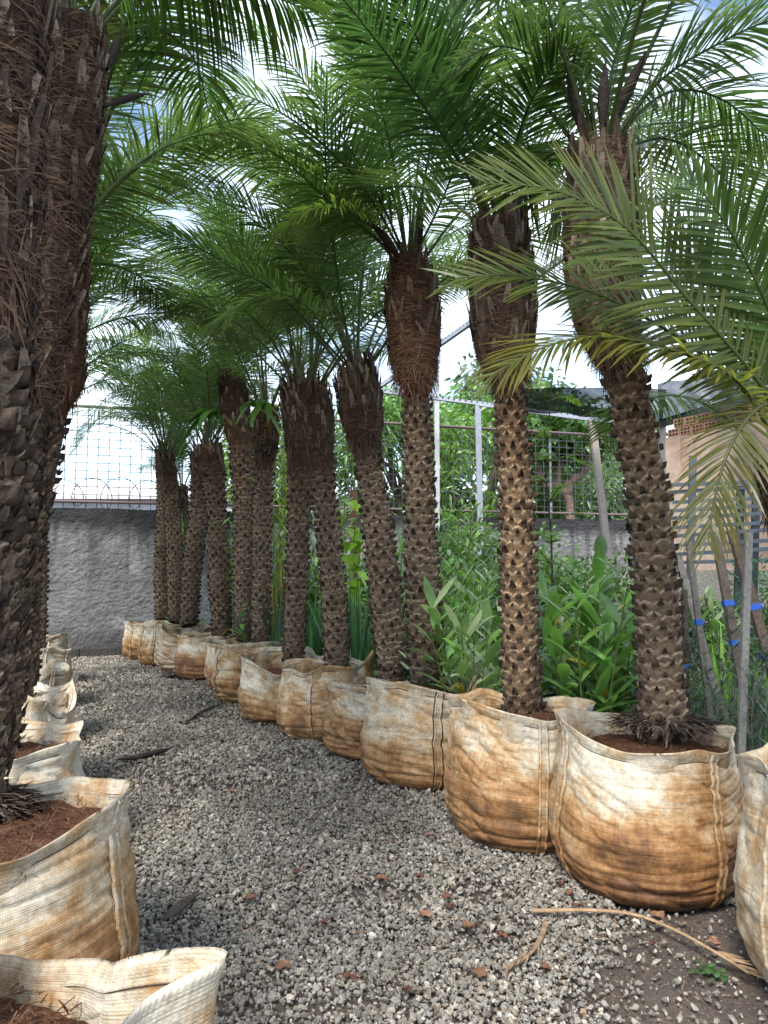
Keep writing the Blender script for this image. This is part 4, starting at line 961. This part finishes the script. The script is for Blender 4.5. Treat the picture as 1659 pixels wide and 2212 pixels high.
# ------------------------------------------------------------------ trees beyond the wall
def tree(label, x, y, h, cr, seed, base=(.05, .10, .028), n=5200, ll=.13, lw=.05, ch=None, limbs=7, trunk_r=.16, cz=None, clumps=34, name='broadleaf_tree'):
    r = rng_(seed); root = empty(name, (x, y, 0), label, 'tree', 'trees beyond the wall'); ch = ch or cr * .8; cz = cz or h - ch
    g = Geo(); tp = np.array((x, y, 0)) + np.array(((0, 0, -.1), (r.normal(0, .1), r.normal(0, .1), cz * .35), (r.normal(0, .2), 0, cz * .8)))
    c, _ = spline(tp, 14); tube(g, c, np.linspace(trunk_r, trunk_r * .7, 14), 9, (.16, .12, .09))
    cl = []
    for k in range(clumps):
        v = nrm(r.normal(0, 1, 3)); q = r.uniform(.35, 1) ** .6; cl.append(np.array((x, y, cz)) + v * np.array((cr, cr, ch)) * q)
    cl = np.array(cl)
    for k in range(limbs):
        e = cl[r.integers(0, clumps)]; s_ = tp[-1]; mid = (s_ + e) / 2 + r.normal(0, .25, 3); c, _ = spline((s_ - (0, 0, .2), mid, e), 12)
        tube(g, c, np.linspace(trunk_r * .55, .02, 12), 6, (.15, .115, .09))
    g.obj('trunk', M_BARK, root)
    g = Geo(); cid = r.integers(0, clumps, n); cs = r.uniform(.75, 1.25, clumps)
    v = nrm(r.normal(0, 1, (n, 3))) * (r.uniform(0, 1, (n, 1)) ** .4)
    p = cl[cid] + v * (cr * .34) * cs[cid][:, None] * np.array((1, 1, .75))
    d = nrm(v + r.normal(0, .5, (n, 3)) + np.array((0, 0, -.25))); tone = np.exp(r.normal(0, .22, clumps))[cid][:, None]
    blades(g, p, d, np.cross(d, nrm(r.normal(0, 1, (n, 3)))), r.uniform(.7, 1.3, n) * ll, lw * r.uniform(.8, 1.2, n), .3, [.2, 1, .8, .1], leafcol(r, n, base, .2) * tone, .15)
    g.obj('crown', M_BROAD, root)
tree('round dense pale green mango tree right of the pruned trunk', 6.6, 24, 5.7, 2.0, 1, (.11, .18, .075), 9000, .26, .08, 2.0, 5, .2, 3.3, 50)
tree('light loose tree seen through the mesh between the middle trunks', 3.0, 21, 6.6, 2.6, 2, (.10, .19, .04), 9500, .2, .09, 2.3, 9, .14, 4.4)
tree('leafy green tree hanging long leaves behind the leaning fourth palm', .3, 19.5, 6.4, 1.9, 3, (.09, .17, .04), 7500, .26, .06, 1.8, 7, .12, 4.5)
tree('tall hazy tree standing highest beyond the back beam', 4.8, 34, 11.2, 3.4, 4, (.085, .125, .07), 3800, .36, .16, 2.2, 8, .25, 8.8)
tree('broad tree with open branches above the white post', 7.2, 27, 7.6, 3.3, 5, (.085, .165, .04), 9500, .26, .12, 1.6, 9, .2, 6.2)
tree('small yellow-green tree behind the fence between the farther palms', -2.9, 19.2, 5.6, 1.5, 6, (.12, .20, .04), 4200, .24, .07, 1.5, 6, .1, 4.1)
# pruned tree
r_ = rng_(77); root = empty('pruned_tree', P(1228, 1240, 19), 'knobbly pruned tree with thick bare forks and a few leaf tufts', 'tree', 'trees beyond the wall'); g = Geo()
def limb(pts, r0, r1):
    c, _ = spline([P(*q, 19) for q in pts], 16); tube(g, c, np.linspace(r0, r1, 16) * (1 + .15 * np.sin(np.arange(16) * 1.7)), 8, (.21, .15, .115))
limb([(1236, 1340), (1232, 1110), (1222, 1065), (1205, 1048), (1180, 1050), (1165, 1030)], .19, .09)
limb([(1222, 1066), (1232, 1040), (1260, 1020), (1268, 985), (1262, 950)], .15, .06); limb([(1205, 1048), (1208, 1000), (1212, 955)], .09, .05); limb([(1166, 1032), (1162, 1000), (1150, 965)], .09, .05)
g.obj('trunk', M_BARK, root)
g = Geo(); n = 2600; cl = np.array([P(a, b_, 19) for a, b_ in ((1262, 940), (1212, 945), (1150, 960), (1180, 930), (1240, 925), (1200, 905), (1290, 930))]); ci = r_.integers(0, len(cl), n)
p = cl[ci] + r_.normal(0, 1, (n, 3)) * np.array((.45, .45, .28)); d = nrm(r_.normal(0, 1, (n, 3)) + (0, 0, -.3)); blades(g, p, d, np.cross(d, r_.normal(0, 1, (n, 3))), .2, .12, .2, [.2, 1, .8, .1], leafcol(r_, n, (.055, .115, .03)), .15)
g.obj('crown', M_BROAD, root)

# ------------------------------------------------------------------ plants behind the right row
LANCE = [.12, .7, 1.0, .92, .6, .05]; STRAP = [.8, 1, 1, .85, .5, .04]
def strap_plant(label, px, d, h, seed, n=26, wd=.045, base=(.035, .085, .03), spread=.35, droop=.12, name='strap_leaf_plant', cat='plant', edge=None, z0=0.0):
    r = rng_(seed); p0 = P(px, 1240, d); p0[2] = z0; g = Geo(); a = r.uniform(0, 6.283, n); e = r.normal(0, spread, n)
    dd = np.stack((np.cos(a) * np.abs(e), np.sin(a) * np.abs(e), np.ones(n)), 1)
    C = leafcol(r, n, np.array(base) * 1.7, .35, .08)
    if edge is not None: m_ = r.uniform(0, 1, n) < .5; C[m_] = np.asarray(edge) * np.exp(r.normal(0, .15, (m_.sum(), 1)))
    blades(g, p0 + np.stack((np.cos(a), np.sin(a), 0 * a), 1) * r.uniform(.0, .12, (n, 1)), dd, np.stack((-np.sin(a), np.cos(a), 0 * a), 1), h * r.uniform(.6, 1.1, n), wd * r.uniform(.7, 1.2, n), droop * r.uniform(.3, 1.6, n), STRAP, C, .2)
    return tag(g.obj(name, M_BROAD), label, cat)
def stem_plant(label, px, d, h, seed, stems=9, per=10, ll=.34, lw=.085, base=(.06, .14, .03), spread=.35, name='ginger_plant', accent=None, droop=.35, fold=.18, edge=0.0, dy=0.0, elev=.55):
    "canes carrying broad lance leaves in two ranks"
    r = rng_(seed); p0 = P(px, 1240, d); p0[2] = 0; p0[1] += dy
    root = empty(name, p0, label, 'plant'); gl, gs = Geo(), Geo()
    for k in range(stems):
        a = r.uniform(0, 6.283); q = r.uniform(.0, .16); H_ = h * r.uniform(.55, 1.0); ln = r.uniform(.05, spread) * H_
        b = p0 + np.array((math.cos(a) * q, math.sin(a) * q, 0)); t_ = b + np.array((math.cos(a) * ln, math.sin(a) * ln, H_))
        c, _ = spline((b, (b + t_) / 2 + np.array((0, 0, .06)), t_), 10); tube(gs, c, np.linspace(.010, .004, 10), 5, np.array(base) * (1.2, .9, .8))
        s_ = np.linspace(.25, 1, per); pb = np.stack([np.interp(s_, np.linspace(0, 1, 10), c[:, m_]) for m_ in range(3)], 1)
        az = r.uniform(0, 3.14) + np.arange(per) * math.pi + r.normal(0, .35, per); up = np.interp(s_, (.25, 1), (elev, 1.6)) + r.normal(0, .15, per)
        dd = np.stack((np.cos(az), np.sin(az), up), 1); C = leafcol(r, per, np.array(base) * 1.4, .42, .14)
        if edge: C = np.where(r.uniform(0, 1, (per, 1)) < edge, np.array((.36, .42, .24)), C)
        if accent is not None: C = np.where(r.uniform(0, 1, (per, 1)) < .05, np.asarray(accent), C)
        blades(gl, pb, dd, np.stack((-np.sin(az), np.cos(az), 0 * az), 1), ll * r.uniform(.7, 1.15, per), lw * r.uniform(.8, 1.15, per), droop * r.uniform(.5, 1.5, per), LANCE, C, fold)
    gs.obj('stem', M_BARK, root); gl.obj('leaves', M_BROAD, root); return root
def bush(label, px, d, h, wd, seed, n=1500, ll=.06, lw=.03, base=(.05, .11, .03), name='shrub', z0=.1, group=None):
    r = rng_(seed); p0 = P(px, 1240, d); p0[2] = 0; g = Geo()
    k = 16; cl = nrm(r.normal(0, 1, (k, 3))) * r.uniform(.3, .85, (k, 1)) * np.array((wd / 2, wd / 2, (h - z0) / 2)) + p0 + np.array((0, 0, z0 + (h - z0) / 2)); ci = r.integers(0, k, n)
    v = nrm(r.normal(0, 1, (n, 3))); p = cl[ci] + v * r.uniform(0, 1, (n, 1)) ** .4 * wd * .24; d_ = nrm(v + r.normal(0, .6, (n, 3)) + (0, 0, .2))
    root = empty(name, p0, label, 'shrub', group)
    blades(g, p, d_, np.cross(d_, r.normal(0, 1, (n, 3))), ll * r.uniform(.7, 1.3, n), lw * r.uniform(.8, 1.2, n), .2, [.2, 1, .8, .1], leafcol(r, n, base, .25) * np.exp(r.normal(0, .2, k))[ci][:, None], .12)
    g.obj('foliage', M_BROAD, root); gs = Geo()
    for q in range(7): tube(gs, [p0 + r.normal(0, .03, 3) * (1, 1, 0), (p0 + cl[q]) / 2 + r.normal(0, .03, 3), cl[q]], (.012, .008, .003), 5, (.10, .075, .05))
    gs.obj('stem', M_BARK, root)
strap_plant('dark upright sword-leaf plant in the gap right of the open-sack palm', 682, 8.8, 1.35, 1, 30, .055, (.03, .085, .03), .14)
strap_plant('dark sword-leaf plant fanning out left of the leaning fourth palm', 772, 8.3, 1.5, 2, 34, .06, (.032, .085, .035), .24)
strap_plant('bluish sword-leaf plant left of the palm in the open sack', 598, 9.6, 1.45, 3, 28, .06, (.035, .08, .045), .16)
strap_plant('small white-striped grassy plant beside the pale pointed-lip sack', 785, 7.75, .95, 4, 60, .02, (.10, .20, .07), .6, .5, 'spider_grass', 'plant', (.38, .44, .30))
strap_plant('yellow-green blade plant among the stakes at the right', 1560, 6.2, 1.15, 5, 40, .05, (.13, .24, .035), .4, .2)
strap_plant('yellow-green blade plant right of the leaning stakes', 1645, 6.0, 1.05, 6, 34, .05, (.11, .22, .04), .4, .2)
strap_plant('dry orange-brown blade clump between the slender and open-sack palms', 600, 11.4, 2.5, 7, 60, .05, (.24, .13, .04), .22, .5)
stem_plant('tall ginger plant with big glossy leaves between the two nearest right palms', 1262, 5.15, 1.62, 11, 12, 9, .50, .088, (.068, .145, .036), .28, accent=(.45, .32, .03))
stem_plant('broad dark ginger clump low against the sack with white top', 1215, 5.5, 1.15, 12, 12, 9, .40, .085, (.05, .11, .03), .4)
stem_plant('dark glossy ginger clump just behind the root ball of the nearest palm', 1325, 5.3, 1.05, 13, 10, 9, .40, .105, (.05, .115, .03), .35, accent=(.40, .22, .03))
stem_plant('striped ginger plant with pale leaf edges left of the second palm', 1015, 5.75, 1.28, 14, 16, 11, .40, .075, (.10, .18, .06), .45, edge=.4, accent=(.4, .3, .02))
stem_plant('pale variegated clump low behind the cream mid-row sack', 985, 6.3, .98, 15, 14, 10, .30, .05, (.10, .19, .07), .5, edge=.5)
stem_plant('leafy green cane plant behind the variegated clump', 1035, 7.2, 1.6, 16, 9, 10, .30, .06, (.07, .16, .035), .3)
stem_plant('climbing leafy canes in the narrow gap between third and fourth palms', 878, 7.4, 1.9, 17, 5, 14, .16, .05, (.09, .19, .04), .06, name='climbing_plant', droop=.3)
stem_plant('thin light green canes rising beside the red post', 850, 9.4, 2.6, 18, 6, 14, .22, .05, (.11, .2, .045), .1, name='cane_plant')
stem_plant('thin leafy canes right of the third palm', 975, 8.2, 2.2, 19, 8, 12, .2, .05, (.10, .2, .045), .16, name='cane_plant')
stem_plant('yellow-green bamboo-like canes behind the fern on the trunk', 592, 11.9, 3.9, 20, 26, 20, .34, .035, (.13, .2, .03), .12, name='bamboo_plant')
stem_plant('big heart-leaf climber hanging left of the fourth palm', 738, 9.0, 2.7, 21, 7, 12, .22, .15, (.15, .25, .03), .07, name='heart_leaf_climber', droop=1.2)
stem_plant('rosette-leaved dracaena in the gap by the far slumped sack', 400, 13.0, 2.5, 22, 9, 24, .34, .035, (.08, .18, .035), .1, name='dracaena_plant')
stem_plant('rosette-leaved dracaena with yellowish leaves right of the dark far palm', 494, 12.4, 2.8, 23, 10, 24, .36, .04, (.10, .2, .03), .1, name='dracaena_plant')
stem_plant('dark low leafy plant filling the ground behind the open mossy sack', 560, 10.3, .9, 24, 10, 10, .28, .07, (.035, .085, .03), .4)
bush('rounded small-leaved shrub behind the ginger plants', 1245, 8.6, 1.75, 1.3, 31, 3400, .07, .035, (.075, .15, .04))
bush('small grey-green shrub beside the second right stake', 1515, 7.6, 1.5, .9, 32, 2000, .06, .03, (.06, .11, .04))
bush('dark conifer-like shrub at the right edge below the racks', 1655, 6.6, 1.6, 1.0, 33, 3000, .07, .016, (.035, .10, .035), 'conifer_shrub')
bush('pale leafy shrub in front of the wall behind the second palm', 1150, 9.6, 2.0, 1.7, 34, 3600, .09, .04, (.09, .16, .06))
bush('light green shrub at the foot of the wall left of the metal post', 1000, 11.0, 2.5, 1.9, 35, 3600, .12, .035, (.10, .18, .05))
bush('dense shrub at the foot of the wall behind the third palm', 840, 12.0, 1.9, 1.6, 36, 1800, .13, .045, (.07, .14, .04))
bush('airy shrub by the right metal post', 1330, 10.0, 1.9, .9, 37, 900, .1, .04, (.08, .14, .045))
bush('mounded shrub behind the bluish sword-leaf plant', 640, 12.6, 1.8, 1.4, 38, 1600, .13, .045, (.07, .14, .035))
# feathery sapling between the two nearest palms
r_ = rng_(45); b0 = P(1190, 1240, 5.6); b0[2] = 0; root = empty('feathery_sapling', b0, 'thin sapling with feathery pinnate leaves between the two nearest right palms', 'sapling')
gs = Geo(); c, _ = spline([b0, P(1192, 1200, 5.6), P(1180, 1020, 5.6), P(1192, 820, 5.6)], 20); tube(gs, c, np.linspace(.012, .004, 20), 6, (.06, .06, .04)); gs.obj('stem', M_BARK, root)
gl = Geo()
for k in range(15):
    q = c[6 + int(k * .9)]; a = r_.uniform(0, 6.283); e = q + np.array((math.cos(a) * .34, math.sin(a) * .25, r_.uniform(-.02, .14)))
    f_ = frond_geo([q, (q + e) / 2 + np.array((0, 0, .05)), e], (0, 0, 1), .075, 15, 600 + k, (.10, .21, .035), .1, .15, .2, .15, .017, .004); gl.merge(f_)
gl.obj('leaves', M_LEAF, root)
for k, (lab, px, d, h, st_, col_) in enumerate((
        ('bright thicket of lance leaves directly behind the cream mid-row sack', 960, 6.9, 1.5, 22, (.10, .20, .045)),
        ('light green thicket filling the gap between second and third palms', 1020, 8.4, 2.0, 26, (.10, .20, .05)),
        ('pale thicket against the wall between the third palm and metal post', 975, 10.0, 2.3, 24, (.11, .20, .06)),
        ('green thicket between the nearest two palms and the end wall', 1180, 7.4, 1.75, 24, (.09, .19, .045)),
        ('tall thicket of light leaves in front of the red post', 800, 10.2, 2.6, 22, (.11, .21, .045)),
        ('leafy thicket between the pair of merged heads and the fourth palm', 745, 10.8, 2.8, 20, (.10, .19, .04)),
        ('dim thicket between the far palms and the open-sack palm', 590, 10.9, 2.3, 18, (.07, .14, .035)),
        ('light thicket behind the stakes below the dark racks', 1580, 7.0, 1.45, 22, (.10, .19, .05)))):
    stem_plant(lab, px, d, h, 300 + k, st_, 13, .24, .05, col_, .42, name='leafy_thicket', edge=.22)
# undergrowth: fills the bed behind the row
r_ = rng_(50); g = Geo(); n = 9000; y = r_.uniform(5.6, 14.6, n); x = rx_(y) + .35 + r_.uniform(0, 1, n) ** .7 * 5.2 * np.clip((y - 3) / 6, .4, 1)
hh = .2 + .8 * fbm(x * 1.5 + 20, y * 1.5, 4); ok = (x < 4.6); x, y, hh = x[ok], y[ok], hh[ok]; n = len(x); a = r_.uniform(0, 6.283, n)
blades(g, np.stack((x, y, r_.uniform(0, 1, n) * hh), 1), np.stack((np.cos(a), np.sin(a), r_.uniform(.2, 1.4, n)), 1), np.stack((-np.sin(a), np.cos(a), 0 * a), 1), r_.uniform(.10, .30, n), r_.uniform(.02, .06, n), .3, LANCE, leafcol(r_, n, (.085, .18, .045), .35, .15), .15)
tag(g.obj('undergrowth', M_BROAD), 'mixed low green undergrowth on the bed behind the right row of sacks', 'undergrowth', kind='stuff')

# ------------------------------------------------------------------ stakes and olive saplings
def stake(label, a, b, w_, C, ties=()):
    A_, B_ = P(*a), P(*b); dirv = nrm(B_ - A_); L_ = -(B_[2]) / dirv[2]; B2 = B_ + dirv * L_
    root = empty('wooden_stake', B2, label, 'stake', 'wooden stakes at the right'); g = Geo(); bar(g, A_, B2, w_, w_ * .7, C, (0, 1, 0)); g.obj('shaft', M_WOOD, root, False)
    for y in ties:
        f_ = (y - a[1]) / (b[1] - a[1]); p = A_ + (B_ - A_) * f_; g = Geo(); bar(g, p - dirv * .018, p + dirv * .018, w_ * 1.22, w_ * .95, (.01, .13, .62), (0, 1, 0))
        blades(g, p[None] + np.array([[w_ * .5, 0, 0]]), np.array([[1, -.4, .25]]), np.array([[0, 0, 1.]]), .03, .010, .3, [1, .9, .7], (.01, .12, .5)); g.obj('tie', M_TIE, root, False)
GW, BW = (.30, .28, .25), (.20, .155, .12)
stake('wide brown stake with two blue ties leaning left', (1546, 1158, 4.9), (1597, 1441, 4.75), .052, BW, (1305, 1390))
stake('brown stake with blue ties slanting to the right edge', (1581, 1144, 4.6), (1665, 1440, 4.5), .056, (.19, .13, .095), (1312, 1420))
stake('upright pale grey stake in front of the leaning ones', (1617, 1150, 4.2), (1603, 1550, 4.1), .040, GW)
stake('slim grey stake right of the nearest palm trunk with one blue tie', (1486, 1160, 5.0), (1523, 1457, 4.9), .036, (.24, .21, .19), (1345,))
stake('short pale stake close behind the nearest palm trunk', (1464, 1203, 5.4), (1500, 1330, 5.3), .05, (.27, .24, .2))
stake('short dark stake low beside the nearest palm trunk with one blue tie', (1478, 1273, 4.9), (1482, 1457, 4.9), .035, (.12, .10, .08), (1440,))
for k, (px, d, top) in enumerate(((1512, 4.75, 1330), (1560, 4.55, 1370), (1590, 4.35, 1320), (1640, 4.2, 1340), (1625, 4.7, 1290), (1545, 5.1, 1290))):
    r = rng_(700 + k); p0 = P(px, 1240, d); p0[2] = 0; h_ = 1.5 - (top - 1240) / F * d
    root = empty('olive_sapling', p0, 'slim olive sapling with small grey-green leaves among the stakes', 'sapling', 'olive saplings among the stakes'); gs, gl = Geo(), Geo()
    for q in range(6):
        a = r.uniform(0, 6.283); e = p0 + np.array((math.cos(a) * .16, math.sin(a) * .16, h_ * r.uniform(.6, 1.0))); c, _ = spline((p0, (p0 + e) / 2 + r.normal(0, .03, 3), e), 16); tube(gs, c, np.linspace(.006, .002, 16), 4, (.2, .19, .16))
        m_ = 46; s_ = r.uniform(.2, 1, m_); pb = np.stack([np.interp(s_, np.linspace(0, 1, 16), c[:, z]) for z in range(3)], 1); a = r.uniform(0, 6.283, m_)
        blades(gl, pb, np.stack((np.cos(a), np.sin(a), r.uniform(.2, 1.2, m_)), 1), np.stack((-np.sin(a), np.cos(a), 0 * a), 1), r.uniform(.05, .09, m_), .017, .1, [.2, 1, .9, .1], leafcol(r, m_, (.075, .115, .07), .3), .1)
    gs.obj('stem', M_BARK, root); gl.obj('leaves', M_BROAD, root)

# ------------------------------------------------------------------ litter
def G0(px, py):
    a, b_ = P(px, py, 1.0), P(px, py, 2.0); o = np.array((0, 0, CAM_H)); d = a - o; return o + d * (-CAM_H / d[2])
def dead_leaf(px, py, L, seed, C):
    r = rng_(seed); p = G0(px, py); p[2] = .038; n = 7; m_ = 5; t = np.linspace(0, 1, n); w_ = np.sin(t * math.pi) ** .7 * L * r.uniform(.28, .42)
    s_ = np.linspace(-1, 1, m_); X, Y = np.meshgrid(s_, t); wv = w_[:, None] * (1 + r.normal(0, .18, (n, 1)))
    V = np.stack((X * wv, (Y - .5) * L, .28 * np.abs(X) * wv * r.uniform(.4, 1.6) + r.uniform(-.4, .5) * L * (Y - .5) ** 2 + r.normal(0, .004, X.shape)), -1)
    V = V @ rotz(r.uniform(0, 6.283)).T + p; g = Geo(); g.add(V, gridq(m_, n), None, np.array(C) * np.exp(r.normal(0, .2)))
    g.add(V - np.array((0, 0, .0015)), gridq(m_, n)[:, ::-1], None, np.array(C) * .8)
    tag(g.obj('fallen_leaf', M_DRY), 'small curled brown leaf lying on the gravel lane', 'leaf', 'fallen brown leaves on the ground')
LV = [(965, 1955), (970, 1975), (918, 1995), (1230, 1945), (1210, 1925), (825, 1915), (905, 1910), (1245, 1975), (1420, 2000), (680, 1725), (735, 1760), (610, 2110), (755, 2130), (880, 2160), (1010, 2020), (1085, 2040), (1410, 2060),
      (1545, 2055), (640, 1900), (560, 1700), (1150, 1845), (1080, 1810), (700, 2010), (540, 1960), (1180, 2110), (850, 1835), (1035, 2125), (930, 1820), (760, 1650), (500, 1720)]
for k, (a, b_) in enumerate(LV): dead_leaf(a, b_, (.055, .04, .07)[k % 3], k + 5, ((.15, .065, .04), (.11, .05, .035), (.19, .10, .06))[k % 3])
def strip_litter(name, label, pts, w_, C, seed, h=.03, cat='debris', prof=None):
    r = rng_(seed); c = np.array([G0(*q) for q in pts]); c[:, 2] = h + .01 * r.uniform(0, 1, len(c)); c, _ = spline(c, 20); g = Geo()
    pr = np.interp(np.linspace(0, 1, 20), np.linspace(0, 1, len(prof)), prof) if prof else np.linspace(1, .5, 20)
    tube(g, c, pr * w_ / 2, 6, np.array(C) * np.exp(r.normal(0, .15, (20, 1))), False)
    V = np.concatenate(g.V); V[:, 2] = h - .004 + (V[:, 2] - h) * .6; g.V = [V]
    return g, c
g, c = strip_litter('dry_stalk', '', [(1150, 1990), (1270, 1990), (1370, 1997), (1460, 2035), (1560, 2090), (1620, 2130)], .028, (.30, .20, .115), 1, .045)
r_ = rng_(4); bp = c[-4:]; blades(g, np.repeat(bp, 3, 0), r_.normal(0, .35, (12, 3)) * (1, 1, .2) + (1, -.6, 0), r_.normal(0, 1, (12, 3)), .10, .009, .05, STRAP, (.26, .17, .10))
tag(g.obj('dry_frond_stalk', M_DRY), 'long straw-coloured dry frond stalk lying across the dirt at lower right', 'dry stalk')
g, c = strip_litter('x', '', [(1180, 2012), (1160, 2060), (1120, 2100), (1085, 2110)], .03, (.24, .165, .105), 2, .035)
blades(g, np.repeat(c[8:20:2], 2, 0), r_.normal(0, .3, (12, 3)) * (1, 1, .15) + (-.5, -1, 0), r_.normal(0, 1, (12, 3)), .10, .008, .03, STRAP, (.25, .17, .1))
tag(g.obj('dry_frond_stalk', M_DRY), 'short frayed dry stalk bent below the long straw-coloured one', 'dry stalk')
g, c = strip_litter('x', '', [(255, 1650), (300, 1643), (345, 1632), (372, 1624)], .075, (.022, .018, .016), 3, .035, prof=(.3, 1, .9, .2)); tag(g.obj('dead_leaf_sheath', M_DRY), 'black dead palm sheath lying on the gravel at left', 'dead sheath')
g, c = strip_litter('x', '', [(352, 2010), (380, 1985), (410, 1960), (440, 1945)], .06, (.085, .065, .055), 4, .04, prof=(.2, 1, .8, .15)); tag(g.obj('dead_leaf_sheath', M_DRY), 'brown pointed dead sheath on the near gravel beside the cream sack', 'dead sheath')
g, c = strip_litter('x', '', [(395, 1575), (430, 1548), (470, 1530), (490, 1524)], .05, (.045, .036, .03), 5, .035, prof=(.3, .8, 1, .3)); tag(g.obj('dead_leaf_sheath', M_DRY), 'dark curved dead frond lying beside the yellowish crumpled sack', 'dead sheath')
g, c = strip_litter('x', '', [(345, 1448), (370, 1470), (395, 1455), (420, 1470)], .10, (.04, .032, .028), 6, .05, prof=(.5, 1, .8, .3)); tag(g.obj('dead_leaf_sheath', M_DRY), 'dark shredded frond base at the foot of the slumped grey sack', 'dead sheath')
# fine needles of litter
r_ = rng_(60); g = Geo(); n = 2600; y = r_.uniform(1.6, 9, n) ** 1.0; y = 1.6 + 7.4 * r_.uniform(0, 1, n) ** 1.6; x = lx(y) - .2 + r_.uniform(0, 1, n) * (np.minimum(rx_(y), .56 * y) - lx(y) + .2); a = r_.uniform(0, 6.283, n); k = r_.uniform(0, 1, (n, 1)) ** 1.5
blades(g, np.stack((x, y, r_.uniform(.022, .036, n)), 1), np.stack((np.cos(a), np.sin(a), r_.normal(0, .08, n)), 1), np.stack((-np.sin(a), np.cos(a), 0 * a), 1), r_.uniform(.03, .13, n), r_.uniform(.0015, .005, n), .03, [1, 1, .8, .3], np.array((.055, .035, .025)) * (1 - k) + np.array((.24, .15, .09)) * k)
tag(g.obj('leaf_litter', M_DRY), 'fine dry needles and shreds scattered over the gravel', 'litter', kind='stuff')
# weeds
g = Geo()
r_ = rng_(61)
p = G0(1535, 2105); n = 26; a = r_.uniform(0, 6.283, n); blades(g, p + r_.normal(0, .03, (n, 3)) * (1, 1, 0) + (0, 0, .01), np.stack((np.cos(a), np.sin(a), r_.uniform(.1, .6, n)), 1), np.stack((-np.sin(a), np.cos(a), 0 * a), 1), .04, .02, .3, LANCE, leafcol(r_, n, (.05, .12, .04)), .1)
tag(g.obj('weed', M_BROAD), 'tiny green weed on the bare dirt at lower right', 'weed')
g = Geo(); n = 22
p = G0(470, 1545); a = r_.uniform(0, 6.283, n); blades(g, p + r_.normal(0, .12, (n, 3)) * (1, 1, 0) + (0, 0, .02), np.stack((np.cos(a), np.sin(a), r_.uniform(.2, .9, n)), 1), np.stack((-np.sin(a), np.cos(a), 0 * a), 1), .07, .012, .3, STRAP, leafcol(r_, n, (.09, .15, .03)), .1)
tag(g.obj('weed', M_BROAD), 'sparse green weed in the gravel beside the dark curved frond', 'weed')
